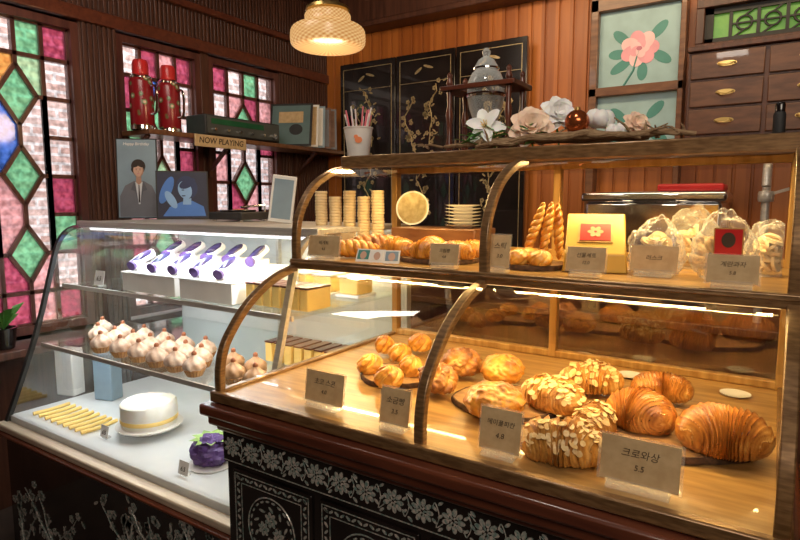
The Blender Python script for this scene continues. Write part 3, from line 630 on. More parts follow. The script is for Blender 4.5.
# ---- things on top of left case
def standing(name, label, cat, u0, v0, u1, v1, y, z, rz, tilt=0):
    x_ = XU((u0+u1)/2, y, z); p = Vector((x_, y, z)); s = mpp(p); w = (u1-u0)*s; h = (v1-v0)*s
    t_ = thing(name, label, cat, p); return t_, w/max(.3, math.cos(rz-YAW)), h, s
def finish(t_, rz, tilt=0): t_.rotation_euler = (tilt, 0, rz)
def dd(b, x, z, rx, rz_, m, y, rot=0): b.disc((x, y, z), (1, 0, 0), (0, 0, 1), rx, rz_, (0, -1, 0), .0006, m, 24, rot)
rz = math.radians(42)
t_, w, h, s = standing('photo_poster', 'framed photo print of a person in a grey jacket on the cake case', 'picture', 120, 139, 158, 218, 1.78, 1.415, rz)
L_ = t_.location.copy(); t_.location = (0, 0, 0)
b = MB(); b.box((0, 0, h/2), (w, .012, h)); b.build('frame', M['blackm'], t_, bevel=.002)
b = MB(); b.box((0, -.0065, h/2), (w*.94, .001, h*.97), 0)
cxp = w*.04
b.plate([(-w*.44, -.0075, h*.02), (w*.46, -.0075, h*.02), (w*.45, -.0075, h*.30), (w*.36, -.0075, h*.41), (cxp+w*.12, -.0075, h*.47), (cxp-w*.12, -.0075, h*.47), (-w*.30, -.0075, h*.41), (-w*.43, -.0075, h*.28)], (0, -1, 0), .0006, 3)
b.plate([(cxp-w*.12, -.0083, h*.46), (cxp-w*.20, -.0083, h*.36), (cxp-w*.10, -.0083, h*.34), (cxp-w*.01, -.0083, h*.16), (cxp-w*.06, -.0083, h*.40)], (0, -1, 0), .0004, 7); b.plate([(cxp+w*.12, -.0083, h*.46), (cxp+w*.20, -.0083, h*.36), (cxp+w*.10, -.0083, h*.34), (cxp+w*.01, -.0083, h*.16), (cxp+w*.06, -.0083, h*.40)], (0, -1, 0), .0004, 7)
b.plate([(cxp-w*.02, -.0085, h*.18), (cxp+w*.02, -.0085, h*.18), (cxp+w*.09, -.0085, h*.46), (cxp-w*.09, -.0085, h*.46)], (0, -1, 0), .0006, 4)
b.plate([(cxp-w*.02, -.0089, h*.2), (cxp+w*.02, -.0089, h*.2), (cxp+w*.012, -.0089, h*.42), (cxp-w*.012, -.0089, h*.42)], (0, -1, 0), .0003, 2)
b.plate([(cxp-w*.065, -.0092, h*.45), (cxp, -.0092, h*.42), (cxp+w*.065, -.0092, h*.45), (cxp+w*.06, -.0092, h*.56), (cxp-w*.06, -.0092, h*.56)], (0, -1, 0), .0006, 6)
dd(b, cxp, h*.655, w*.175, h*.085, 2, -.0098); dd(b, cxp-w*.015, h*.615, w*.165, h*.06, 2, -.0098)
dd(b, cxp, h*.60, w*.125, h*.078, 1, -.0106); dd(b, cxp+w*.05, h*.595, w*.07, h*.06, 6, -.0108); dd(b, cxp-w*.01, h*.60, w*.105, h*.070, 1, -.0112)
dd(b, cxp-w*.06, h*.672, w*.10, h*.028, 2, -.0118, .5); dd(b, cxp+w*.06, h*.672, w*.10, h*.028, 2, -.0118, -.5)
dd(b, cxp-w*.048, h*.608, w*.018, h*.0035, 2, -.0118); dd(b, cxp+w*.042, h*.608, w*.018, h*.0035, 2, -.0118); dd(b, cxp-w*.048, h*.622, w*.022, h*.002, 2, -.0118); dd(b, cxp+w*.042, h*.622, w*.022, h*.002, 2, -.0118)
dd(b, cxp, h*.583, w*.010, h*.010, 6, -.0118); dd(b, cxp-w*.004, h*.560, w*.028, h*.004, 5, -.0118)
b.build('printed_photo', [M['bluegrey'], M['skin'], M['hair'], M['jacket'], M['shirtw'], M['rosedk'], mat('skin_shade', (.42, .24, .17)), mat('lapel', (.10, .10, .12))], t_)
text('Happy Birthday', .02, M['paper'], t_, (0, -.0085, h*.93), (PI/2, 0, 0))
t_.location = L_; finish(t_, rz, -.06)
rz = math.radians(50)
t_, w, h, s = standing('album_cover', 'dark album cover with a blue portrait beside the framed photo', 'album', 160, 168, 207, 216, 1.84, 1.415, rz)
L_ = t_.location.copy(); t_.location = (0, 0, 0)
b = MB(); b.box((0, 0, h/2), (w, .01, h)); b.build('sleeve', M['blackm'], t_, bevel=.0015)
b = MB()
b.box((0, -.0053, h/2), (w*.94, .0004, h*.94), 3)
b.plate([(-w*.38, -.0057, h*.06), (w*.44, -.0057, h*.06), (w*.4, -.0057, h*.26), (w*.18, -.0057, h*.38), (-w*.02, -.0057, h*.36), (-w*.25, -.0057, h*.25)], (0, -1, 0), .0005, 0)
b.plate([(w*.0, -.0062, h*.3), (w*.16, -.0062, h*.3), (w*.17, -.0062, h*.52), (w*.02, -.0062, h*.5)], (0, -1, 0), .0006, 1)
dd(b, w*.09, h*.66, w*.2, h*.24, 2, -.0069, .3); dd(b, w*.05, h*.6, w*.13, h*.19, 1, -.0076, .25); dd(b, w*.1, h*.74, w*.17, h*.09, 2, -.0083, .5); dd(b, w*.01, h*.6, w*.03, h*.01, 2, -.0083); dd(b, w*.02, h*.48, w*.04, h*.012, 2, -.0083)
dd(b, -w*.3, h*.6, w*.1, h*.3, 0, -.0057, -.4); dd(b, -w*.22, h*.4, w*.08, h*.2, 1, -.0062, .5)
b.build('printed_cover', [M['blue'], mat('blue_skin', (.2, .36, .62)), mat('navy', (.01, .02, .08)), mat('night_blue', (.012, .014, .04))], t_)
t_.location = L_; finish(t_, rz, -.12)
x_ = XU(240, 1.85, 1.413)
tt = thing('record_player', 'small black record player on top of the cake case', 'record player', (x_, 1.85, 1.413))
b = MB(); b.bb(x_-.11, x_+.11, 1.76, 1.94, 1.42, 1.455); b.build('body', M['blackm'], tt, bevel=.006)
b = MB(); b.lathe([(.08, 1.456), (.082, 1.46), (.08, 1.464), (.01, 1.465)], (x_-.01, 1.85, 0), 36); b.build('platter', M['black'], tt)
b = MB(); b.lathe([(.025, 1.465), (.025, 1.4665), (.004, 1.467)], (x_-.01, 1.85, 0), 20); b.build('record_label', M['pinkink'], tt)
b = MB(); b.tube([(x_+.09, 1.92, 1.455), (x_+.09, 1.92, 1.485), (x_+.04, 1.82, 1.476)], .005, 8); b.build('tone_arm', M['chrome'], tt)
for sx in (-.09, .09):
    for sy in (1.78, 1.92): b = MB(); b.tube([(x_+sx, sy, 1.4125), (x_+sx, sy, 1.421)], .01, 8); b.build('foot', M['chrome'], tt)
rz = math.radians(35); t_, w, h, s = standing('picture_frame', 'cream edged picture frame leaning near the record player', 'picture frame', 268, 177, 292, 224, 1.72, 1.416, rz)
L_ = t_.location.copy(); t_.location = (0, 0, 0)
b = MB(); b.box((0, 0, h/2), (w, .012, h)); b.build('frame', M['paper'], t_, bevel=.003)
b = MB(); b.box((0, -.0065, h/2), (w*.8, .001, h*.84)); b.build('print', M['bluegrey'], t_)
t_.location = L_; t_.rotation_euler = (-.1, .12, rz)
q = P(6, 356, X=-2.98)
c = Vector((-2.98, q.y, .821))
pp = thing('potted_plant', 'small dark pot with green leaves on the window ledge', 'plant', c)
b = MB(); b.lathe([(.035, 0), (.04, .004), (.052, .09), (.056, .1), (.048, .1), (.044, .085)], c, 24); b.build('pot', M['black'], pp)
b = MB(); r = random.Random(5)
for k in range(16):
    a = r.uniform(0, 6.28); l = r.uniform(.07, .15); d = Vector((math.cos(a), math.sin(a), 0)); s_ = d.cross(UP)*.013; o_ = c+Vector((0, 0, .09))
    pts = [o_, o_+d*l*.4+UP*l*.7+s_, o_+d*l*.75+UP*l*.8, o_+d*l*.4+UP*l*.7-s_]
    b.add(pts, [(0, 1, 2), (0, 2, 3)])
b.build('leaves', M['leaf'], pp)
# ================================================================== PASTRY MESHES
def croissant(L=.085, r=.036, bend=.8, seed=1, ridges=5, amp=.05, flat=.62, m=0, rough=0, step=.16):
    b = MB(); vs = []; fs = []; aa = []; n = 150; mm = 40; Rb = L/bend
    for i in range(n+1):
        t = -1+2*i/n; a = t*bend; c = Vector((Rb*math.sin(a), Rb*(math.cos(a)-1), 0)); nv = Vector((math.sin(a), math.cos(a), 0))
        for j in range(mm):
            q = 2*PI*j/mm; base = r*max(.012, 1-abs(t)**2.4)**.58+.002
            wob = .35*noise.noise(Vector((math.cos(q)*1.5, math.sin(q)*1.5, seed*3+t*2)))
            k = abs(t)**.85*ridges+.3*math.sin(q*1.0+seed)+.5+wob; fl_ = math.floor(k); fr = k-fl_
            st = step*(.6+.8*abs(math.sin(fl_*12.9+seed)))
            rr = base*(1+st*(1-fr)-st/2)
            if fr > .92: rr *= 1-.10*(fr-.92)/.08
            p = c+nv*math.cos(q)*rr*1.12+UP*math.sin(q)*rr
            nn = noise.noise(p*26+Vector((seed*3, 0, 0))); n2 = noise.noise(p*80+Vector((seed, 5, 0)))
            lay = math.sin(fr*16+nn*6+q*.6)
            p = c+(p-c)*(1+amp*nn+rough*n2+.010*lay)
            if p.z < -r*flat: p.z = -r*flat
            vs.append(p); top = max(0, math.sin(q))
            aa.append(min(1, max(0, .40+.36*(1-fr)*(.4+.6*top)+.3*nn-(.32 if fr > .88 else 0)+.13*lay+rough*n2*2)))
    for i in range(n):
        for j in range(mm): fs.append((i*mm+j, i*mm+(j+1) % mm, (i+1)*mm+(j+1) % mm, (i+1)*mm+j))
    fs.append(tuple(range(mm))); fs.append(tuple(n*mm+j for j in range(mm)))
    b.add(vs, fs, m, aa); return b
def bun(rx, ry, rz, seed=1, amp=.12, freq=16, amp2=.05, swirl=0, flat=.6, crag=0):
    b = MB()
    def ds(d, th, q):
        p = Vector((d.x*rx, d.y*ry, d.z*rz)); n1 = noise.noise(p*freq+Vector((seed*7, 1, 2))); n2 = noise.noise(p*freq*3.5+Vector((seed, 9, 2)))
        s = math.cos(5*q+th*4.5+seed) if swirl else 0
        sw = -swirl*max(0, s-.45)/.55*min(1, math.sin(th)*1.5) if swirl else 0
        cr = crag*(abs(noise.noise(p*80+Vector((3, seed, 2))))*2-.4) if crag else 0
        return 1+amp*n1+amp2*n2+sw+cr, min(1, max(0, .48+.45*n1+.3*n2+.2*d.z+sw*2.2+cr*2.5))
    b.ball((0, 0, 0), (rx, ry, rz), 0, 90, 50, ds)
    for v in b.v:
        if v.z < -rz*flat: v.z = -rz*flat
    return b
def place(b, name, m, label, cat, loc, rz=0, group=None, rx=0, topping=None, ry=0):
    o = b.build(name, m, ang=80)
    o.location = loc; o.rotation_euler = (rx, ry, rz)
    tag(o, label, cat, group); return o
def flakes(b, seed, n, parent, size=.0095):
    r = random.Random(seed); bm_ = MB(); zs = min(v.z for v in b.v); xs = [v.x for v in b.v]; ys = [v.y for v in b.v]
    off = Vector(((min(xs)+max(xs))/2, (min(ys)+max(ys))/2, zs)); cz = zs*.3
    up = [v for v in b.v if v.z > .006]
    for k in range(n):
        v = r.choice(up); nrm = Vector((v.x*.25, v.y*.8, v.z-cz)).normalized()
        nrm = (nrm+Vector((r.uniform(-.3, .3), r.uniform(-.3, .3), r.uniform(-.1, .2)))).normalized()
        e = nrm.orthogonal().normalized(); e.rotate(Matrix.Rotation(r.uniform(0, 6.28), 3, nrm)); f = nrm.cross(e)
        bm_.disc(v-off+nrm*.0010, e, f, size*r.uniform(.6, 1.15), size*r.uniform(.5, .7), nrm, .0007, 0, 10)
    me = bpy.data.meshes.new('almond_topping'); me.from_pydata(bm_.v, [], bm_.f); me.materials.append(M['flake'])
    o = bpy.data.objects.new('almond_topping', me); COL.objects.link(o); o.parent = parent; o['kind'] = 'stuff'
    return o
# ================================================================== MAIN BAKERY CASE
X0, X1, XM = -1.20, .045, -.582; DZ = 1.005; YBK = 1.80; SZ = 1.33; TZ = 1.622
mc = thing('bakery_display_case', 'two tier curved glass bakery case with bronze ribs and warm lights', 'display case', ((X0+X1)/2, 1.4, .985))
lp = spline([(.967, 1.0), (.968, 1.07), (.985, 1.13), (1.02, 1.18), (1.06, 1.222), (1.111, 1.26), (1.18, 1.295), (1.262, 1.318)], 5)
up_ = spline([(1.262, 1.318), (1.262, 1.39), (1.272, 1.45), (1.30, 1.503), (1.337, 1.546), (1.385, 1.578), (1.45, 1.604), (1.52, 1.618)], 5)
for nm, pf, zg in (('lower', lp, 1.225), ('upper', up_, 1.56)):
    for xa_, xb_ in ((X0+.012, XM-.01), (XM+.01, X1-.012)):
        b = MB(); b.strip([p for p in pf if p[1] >= zg], xa_, xb_); b.build('curved_glass', M['glass'], mc)
    for xx in (X0, XM-.011, X1-.022):
        b = MB(); b.strip([(y-.004, z) for y, z in pf], xx, xx+.022, .02); b.build('curved_rib', M['bronze'], mc, bevel=.003)
xx = X1-.011
q = [(xx, y, z) for y, z in lp]+[(xx, YBK, 1.318), (xx, YBK, 1.0)]; b = MB(); b.add(q, [tuple(range(len(q)))]); b.build('end_glass', M['glass'], mc)
q = [(xx, y, z) for y, z in up_]+[(xx, YBK, 1.618), (xx, YBK, 1.318)]; b = MB(); b.add(q, [tuple(range(len(q)))]); b.build('end_glass', M['glass'], mc)
b = MB(); b.bb(X0, X1, .955, YBK+.02, .987, DZ); b.build('deck', M['deck'], mc)
b = MB(); b.bb(X0-.005, X1+.005, .95, .972, .987, 1.014); b.build('bottom_rail', M['bronze'], mc, bevel=.004)
for xx in (X0-.005, X1-.018): b = MB(); b.bb(xx, xx+.023, .972, YBK+.02, .987, 1.014); b.build('side_rail', M['bronze'], mc, bevel=.004)
b = MB(); b.bb(X0+.005, X1-.005, 1.255, YBK, 1.312, SZ); b.build('middle_shelf', M['deck'], mc)
b = MB(); b.bb(X0, X1, 1.25, 1.272, 1.306, 1.334); b.bb(X0, X1, 1.246, 1.252, 1.322, 1.328); b.build('shelf_rail', M['bronze'], mc, bevel=.004)
b = MB(); b.bb(X0, X1, 1.50, YBK+.02, 1.624, 1.642); b.build('top_panel', M['brown'], mc, bevel=.003)
b = MB(); b.bb(X0, X1, 1.495, 1.525, 1.608, 1.646); b.build('top_rail', M['bronze'], mc, bevel=.004)
b = MB()
for xx in (X0+.0, XM-.012, X1-.024): b.bb(xx, xx+.024, YBK-.01, YBK+.02, DZ, 1.624)
for zz in (DZ, 1.290, 1.33, 1.600): b.bb(X0, X1, YBK-.008, YBK+.018, zz, zz+.022)
b.build('back_frame', M['gold'], mc, bevel=.003)
for xa_, xb_, za, zb in ((X0+.024, XM-.012, DZ+.022, 1.290), (XM+.012, X1-.024, DZ+.022, 1.290)):
    b = MB(); b.bb(xa_, xb_, YBK+.002, YBK+.006, za, zb); b.build('sliding_door', M['backg'], mc)
ledm = mat('led_strip', (1, .8, .5), None, .5, emit=(1, .68, .28), es=3)
b = MB(); b.bb(X0+.03, X1-.03, 1.528, 1.54, 1.612, 1.62); b.build('light_strip', ledm, mc)
b = MB(); b.bb(X0+.03, X1-.03, 1.275, 1.287, 1.302, 1.31); b.build('light_strip', ledm, mc)
ch = thing('lacquered_chest', 'antique reddish wood chest with mother of pearl flower border under the bakery case', 'chest', ((X0+X1)/2, 1.4, 0))
b = MB(); b.bb(X0, X1+.0, .995, YBK+.02, 0, .9); b.build('body', M['black'], ch, bevel=.004)
b = MB(); b.bb(X0-.02, X1+.02, .925, YBK+.03, .955, .985); b.bb(X0-.012, X1+.012, .945, YBK+.02, .925, .955); b.bb(X0-.004, X1+.004, .965, YBK+.02, .905, .925); b.build('top_ledge', M['ledge'], ch, bevel=.007)
b = MB(); b.bb(X0, X1, .985, .997, .815, .905); b.build('border_band', M['black'], ch)
b = MB(); yf = .9845; x = X0+.032; k = 0
b.bb(X0, X1, yf-.001, yf+.001, .8985, .9005); b.bb(X0, X1, yf-.001, yf+.001, .819, .821)
while x < X1-.03:
    zc_ = .860; r_ = .027
    for pe in range(9):
        a = pe*2*PI/9; b.disc((x+r_*.68*math.cos(a), yf, zc_+r_*.68*math.sin(a)), (1, 0, 0), (0, 0, 1), r_*.34, r_*.2, (0, -1, 0), .001, seg=8, rot=a)
    for pe in range(6):
        a = pe*2*PI/6; b.disc((x+r_*.25*math.cos(a), yf-.0003, zc_+r_*.25*math.sin(a)), (1, 0, 0), (0, 0, 1), r_*.15, r_*.09, (0, -1, 0), .001, seg=7, rot=a)
    xm_ = x+.0365; sg_ = 1 if k % 2 else -1
    b.tube(spline([(x+.024, yf, zc_-sg_*.012), (xm_-.006, yf, zc_-sg_*.026), (xm_+.004, yf, zc_), (xm_-.003, yf, zc_+sg_*.027), (x+.049, yf, zc_+sg_*.014)], 4), .0013, 5)
    for q_ in range(5):
        tt_ = -1+q_*.5; b.disc((xm_+(-.007 if q_ % 2 else .007), yf, zc_+tt_*.028), (1, 0, 0), (0, 0, 1), .0075, .0034, (0, -1, 0), .001, seg=8, rot=(.7 if q_ % 2 else -.7)*sg_)
    x += .073; k += 1
b.build('pearl_border', M['pearl'], ch)
for k in range(4):
    px0 = X0+.03+k*.30; px1 = px0+.275; pz0, pz1 = .50, .80
    b = MB(); b.bb(px0, px1, .988, .996, pz0, pz1); dn = b.build('door_panel', M['black'], ch, bevel=.003)
    b = MB(); yy = .9872
    for (a0, a1, c0, c1) in ((px0+.008, px0+.010, pz0+.01, pz1-.008), (px1-.010, px1-.008, pz0+.01, pz1-.008), (px0+.008, px1-.008, pz1-.010, pz1-.008), (px0+.008, px1-.008, pz0+.01, pz0+.012), (px0+.032, px1-.032, pz1-.034, pz1-.032), (px0+.032, px0+.034, pz0+.03, pz1-.032), (px1-.034, px1-.032, pz0+.03, pz1-.032)): b.bb(a0, a1, yy-.001, yy, c0, c1)
    n_ = 15
    for j in range(n_):
        xx = px0+.020+j*(px1-px0-.040)/(n_-1); b.disc((xx, yy, pz1-.021), (1, 0, 0), (0, 0, 1), .008, .0034, (0, -1, 0), .001, seg=6, rot=.6 if j % 2 else -.6)
        zz = pz0+.022+j*(pz1-pz0-.042)/(n_-1)
        for xq in (px0+.021, px1-.021): b.disc((xq, yy, zz), (1, 0, 0), (0, 0, 1), .008, .0034, (0, -1, 0), .001, seg=6, rot=.9 if j % 2 else -.9)
    cx, cz = (px0+px1)/2, pz1-.135
    b.tube([(cx+.082*math.cos(a*PI/18), yy, cz+.088*math.sin(a*PI/18)) for a in range(37)], .0018, 5)
    for j in range(22):
        a = j*2*PI/22; b.disc((cx+.072*math.cos(a), yy, cz+.078*math.sin(a)), (1, 0, 0), (0, 0, 1), .007, .003, (0, -1, 0), .001, seg=6, rot=a+PI/2)
    for q_, (dx, dz, rr) in enumerate([(0, .03, .022), (-.026, .0, .020), (.026, -.004, .020), (.0, -.034, .018)]):
        for pe in range(7):
            a = pe*2*PI/7+q_; b.disc((cx+dx+rr*.62*math.cos(a), yy-.0002*q_, cz+dz+rr*.62*math.sin(a)), (1, 0, 0), (0, 0, 1), rr*.38, rr*.26, (0, -1, 0), .001, seg=8, rot=a)
        b.disc((cx+dx, yy-.0002*q_, cz+dz), (1, 0, 0), (0, 0, 1), rr*.2, rr*.2, (0, -1, 0), .0012, seg=8)
    for j in range(10):
        a = j*.628+.3; b.disc((cx+.054*math.cos(a), yy, cz+.058*math.sin(a)), (1, 0, 0), (0, 0, 1), .010, .0036, (0, -1, 0), .001, seg=8, rot=a+.8)
    b.build('pearl_medallion', M['pearl'], dn)
def slice_board(x_, y_, r, z, label, sy=.85, th=.014, sd=1):
    t_ = thing('wood_slice_board', label, 'serving board', (x_, y_, z), 'log slice boards in the bakery case')
    md = lambda a, zz, i: 1+.03*math.sin(3*a+sd)+.02*math.sin(7*a+sd*2)
    b = MB(); b.lathe([(r*.96, .0012), (r*.97, th), (r*.3, th+.0002)], (x_, y_, z), 48, mod=md)
    for w_ in b.v: w_.y = y_+(w_.y-y_)*sy
    b.build('wood_disc', M['board'], t_)
    b = MB(); b.lathe([(r*.965, .0008), (r, .001), (r*1.01, th*.5), (r*.99, th+.001), (r*.965, th+.001)], (x_, y_, z), 48, mod=lambda a, zz, i: md(a, zz, i)*(1+.008*math.sin(29*a)))
    for w_ in b.v: w_.y = y_+(w_.y-y_)*sy
    b.f = b.f[:-2]; b.m = b.m[:-2]
    b.build('bark_edge', M['bark'], t_)
q = P(662, 434, Z=DZ); slice_board(q.x-.01, q.y, .178, DZ, 'largest bark edged log slice under the croissants', .86, sd=2)
q = P(505, 408, Z=DZ); slice_board(q.x-.005, q.y+.02, .13, DZ, 'bark edged log slice under the golden round buns', .9, sd=4)
q = P(398, 378, Z=DZ); slice_board(q.x, q.y, .11, DZ, 'bark edged log slice under the glossy knotted buns', .9, sd=7)
BZ = DZ+.0155
def on(u, v, z=BZ+.03): q = P(u, v, Z=z); return (q.x, q.y, BZ)
C1 = [(724, 430, .082, .052, .75, 3, .15), (640, 408, .070, .048, .8, 5, -.25), (662, 382, .070, .038, .7, 8, .2)]
labs = ['largest glossy brown croissant at the right end of the lower tier', 'glossy croissant in the middle, left of the largest one', 'croissant lying behind the other two on the log slice']
for (u, v, L, r, be, sd, rz_), lb in zip(C1, labs):
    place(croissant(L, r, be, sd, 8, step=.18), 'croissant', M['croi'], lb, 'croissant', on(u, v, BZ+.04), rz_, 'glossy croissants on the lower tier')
A1 = [(562, 434, .082, .045, .5, 11, .2), (553, 393, .078, .042, .5, 12, -.3), (596, 414, .044, .032, .4, 13, 1.2), (592, 376, .078, .042, .5, 14, .25)]
labs = ['almond croissant nearest the front glass, standing before the pile', 'almond croissant at the left of the pile', 'almond croissant wedged beside the glossy croissants', 'almond croissant at the back of the pile']
for (u, v, L, r, be, sd, rz_), lb in zip(A1, labs):
    b = croissant(L, r, be, sd, 5, .2, rough=.06, step=.2); q = on(u, v, BZ+.035)
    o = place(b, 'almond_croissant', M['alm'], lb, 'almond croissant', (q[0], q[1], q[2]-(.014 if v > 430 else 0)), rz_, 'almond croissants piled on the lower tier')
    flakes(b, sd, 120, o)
G = [(503, 366, .062, 21), (495, 397, .068, 22)]
for (u, v, r, sd), lb in zip(G, ['golden craggy round bun at the back of its board', 'golden craggy round bun at the front of its board']):
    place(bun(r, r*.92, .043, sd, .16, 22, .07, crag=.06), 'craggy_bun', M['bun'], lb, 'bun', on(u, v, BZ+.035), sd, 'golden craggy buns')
G = [(437, 376, .052, 31), (462, 360, .056, 32)]
for (u, v, r, sd), lb in zip(G, ['dark crumb topped bun at the front left of the pair', 'dark crumb topped bun at the back right of the pair']):
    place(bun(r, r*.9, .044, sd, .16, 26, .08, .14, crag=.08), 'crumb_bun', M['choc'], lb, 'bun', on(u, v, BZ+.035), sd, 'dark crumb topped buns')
G = [(370, 363, .040, 41), (389, 376, .040, 42), (400, 352, .042, 43), (411, 366, .036, 44), (420, 342, .040, 45), (385, 344, .035, 46)]
labs = ['leftmost glossy knotted bun', 'knotted bun at the front of the left cluster', 'knotted bun in the middle of the left cluster', 'knotted bun at the right, touching the dark crumb buns', 'knotted bun at the back right of the left cluster', 'smallest knotted bun at the back left of the cluster']
for (u, v, r, sd), lb in zip(G, labs):
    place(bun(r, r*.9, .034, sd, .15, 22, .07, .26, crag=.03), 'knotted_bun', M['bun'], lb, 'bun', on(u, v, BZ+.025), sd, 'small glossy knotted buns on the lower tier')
for (u, v), lb in zip(((582, 357), (630, 377), (735, 396)), ('left', 'middle', 'right')):
    q = P(u, v, Z=DZ); b = MB(); b.lathe([(.02, .0005), (.034, .006), (.036, .008), (.03, .006), (.005, .003)], (q.x, q.y, DZ), 24)
    tag(b.build('small_dish', M['porcelain']), '%s of three small white oval dishes behind the lower tier pastries' % lb, 'dish', 'small white dishes at the back of the deck')
def card(u0, v0, u1, v1, z, ymin, lines, label, rz=0.0, k=.8):
    q = P((u0+u1)/2, v1, Z=z)
    if q.y < ymin or q.y > 1.7: q = Vector((XU((u0+u1)/2, ymin, z), ymin, z))
    q.z = z+.0005
    s = mpp(q); w = (u1-u0)*s*k*1.1; h = (v1-v0)*s*.98*k
    t_ = thing('price_card', label, 'price card', (0, 0, 0), 'kraft price cards in the bakery case')
    tl_ = -.16; mx = Matrix.Rotation(tl_, 3, 'X'); up0 = .012
    b = MB(); b.box(mx @ Vector((0, 0, h/2+up0)), (w, .0014, h), mx=mx); b.build('card', M['kraft'], t_)
    b = MB(); b.box(mx @ Vector((0, .0018, h/2+up0)), (w*1.08, .0014, h*1.08), mx=mx); b.box((0, .006, .004), (w*.8, .035, .007)); b.box((0, -.004, .0085), (w*.8, .003, .016)); b.build('acrylic_holder', M['acrylic'], t_)
    n = len(lines)
    for i, ln in enumerate(lines):
        sz = (.22 if i == 0 else .18)*h; sz = min(sz, w*.60/max(1, len(ln)*.8))
        zz = up0+h*(.66-.30*i) if n > 1 else up0+h*.52
        text(ln, sz, M['ink'], t_, mx @ Vector((0, -.0011, zz)), (PI/2+tl_, 0, 0), fat=-.004)
    t_.location = q; t_.rotation_euler = (0, 0, rz)
card(297, 374, 348, 411, DZ, 1.03, ['초코 스콘', '4.0'], 'price card nearest the left end of the lower tier', k=.86)
card(375, 393, 411, 436, DZ, 1.01, ['소금빵', '3.5'], 'price card standing left of the middle rib on the lower tier', k=.86)
card(475, 416, 521, 466, DZ, 1.01, ['메이플피칸', '4.8'], 'price card right of the middle rib before the golden buns', k=.85)
card(591, 441, 683, 503, DZ, 1.012, ['크로와상', '5.5'], 'widest price card, in front of the glossy croissants', k=.74)
card(300, 236, 345, 262, SZ, 1.29, ['바게트', '4.5'], 'price card at the far left of the upper tier')
card(320, 208, 358, 228, SZ, 1.54, ['쿠키'], 'price card leaning below the wafer stacks')
card(427, 248, 459, 271, SZ, 1.29, ['크림빵', '4.8'], 'price card before the upper tier croissants', k=.9)
card(486, 234, 510, 276, SZ, 1.29, ['스틱', '3.0'], 'narrow price card just right of the upper middle rib')
card(563, 246, 606, 277, SZ, 1.29, ['선물세트', '12.0'], 'price card before the yellow gift box')
card(629, 246, 676, 277, SZ, 1.29, ['러스크'], 'price card in front of the left film bag', k=.85)
card(705, 254, 757, 290, SZ, 1.29, ['계란과자', '5.8'], 'price card before the bag with the red card', k=.8)
# ---- upper tier
TB = SZ+.013
def yz(u, y): return XU(u, y, SZ)
x_ = yz(440, 1.47); slice_board(x_, 1.47, .125, SZ, 'log slice under the upper tier croissants', .9, .012, 5)
x_ = yz(535, 1.45); slice_board(x_, 1.45, .085, SZ, 'small log slice under the twisted bread sticks', 1, .012, 6)
for i, (u, y, L, r, sd, rz_) in enumerate([(398, 1.43, .055, .030, 51, .3), (427, 1.40, .055, .031, 52, -.2), (456, 1.43, .052, .030, 53, .4), (472, 1.51, .05, .028, 54, .1), (432, 1.50, .055, .032, 55, -.4)]):
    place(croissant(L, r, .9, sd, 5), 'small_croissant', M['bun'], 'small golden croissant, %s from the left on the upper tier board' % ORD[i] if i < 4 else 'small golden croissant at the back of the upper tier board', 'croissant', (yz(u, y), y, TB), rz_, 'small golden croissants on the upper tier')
def twist(L, r, seed, turns=3.5):
    b = MB()
    for s_ in (0, PI):
        pts = []; rs = []
        for i in range(60):
            t = i/59; a = s_+turns*2*PI*t; e = max(.25, math.sin(PI*min(1, max(0, t)))**.4)
            pts.append((-L/2+L*t, r*.55*math.cos(a)*e, r+r*.4*math.sin(a)*e)); rs.append(r*.62*e)
        n0 = len(b.v); b.tube(pts, rs, 14)
        for k in range(n0, len(b.v)): b.a[k] = .5+.5*noise.noise(b.v[k]*30+Vector((seed, 0, 0)))+.15*(b.v[k].z/r-1)
    return b
place(twist(.20, .034, 3, 4), 'twisted_loaf', M['choc'], 'long twisted loaf lying at the left of the upper tier', 'bread', (yz(378, 1.51), 1.51, SZ+.001), .5)
place(twist(.17, .028, 4, 4), 'twisted_loaf', M['bun'], 'shorter twisted loaf in front of the wafer stacks', 'bread', (yz(352, 1.40), 1.40, SZ+.001), .45)
for i, (u, ry) in enumerate([(541, -1.25), (551, -1.42), (560, -1.62)]):
    o = place(twist(.15, .014, 6+i, 4), 'bread_stick', M['bun'], 'twisted bread stick standing up, %s of three from the left' % ORD[i], 'bread stick', (0, 0, 0), 0, 'standing twisted bread sticks')
    o.location = (yz(u, 1.5), 1.48+.022*i, TB+.080); o.rotation_euler = (0, ry, .2*i)
for i, (u, y, sd) in enumerate([(518, 1.40, 61), (540, 1.40, 62), (530, 1.465, 63)]):
    place(bun(.033, .030, .024, sd, .1, 22, .05, .1), 'round_roll', M['bun'], ('left roll at the foot of the bread sticks', 'right roll at the foot of the bread sticks', 'rear roll tucked under the bread sticks')[i], 'bread roll', (yz(u, y), y, TB), sd, 'small rolls on the upper tier')
gb = thing('gift_box', 'yellow kraft gift box with a red picture label on the upper tier', 'gift box', (0, 0, 0))
b = MB(); x0, x1 = -.075, .075
b.add([(x0, -.05, 0), (x1, -.05, 0), (x1, .07, 0), (x0, .07, 0), (x0+.006, -.046, .045), (x1-.006, -.046, .045), (x1-.006, .055, .14), (x0+.006, .055, .14)], [(0, 1, 2, 3), (4, 5, 6, 7), (0, 1, 5, 4), (1, 2, 6, 5), (2, 3, 7, 6), (3, 0, 4, 7)])
b.build('box', M['yellowpack'], gb, bevel=.003)
al = math.atan2(.095, .101); mxl = Matrix.Rotation(al, 3, 'X'); nn = Vector((0, -math.sin(al), math.cos(al))); c0 = Vector((0, .0045, .0925))
b = MB(); b.box(c0+nn*.002, (.082, .066, .002), 0, mx=mxl); b.box(c0+nn*.0035, (.072, .056, .002), 1, mx=mxl)
ey_ = mxl @ Vector((0, 1, 0))
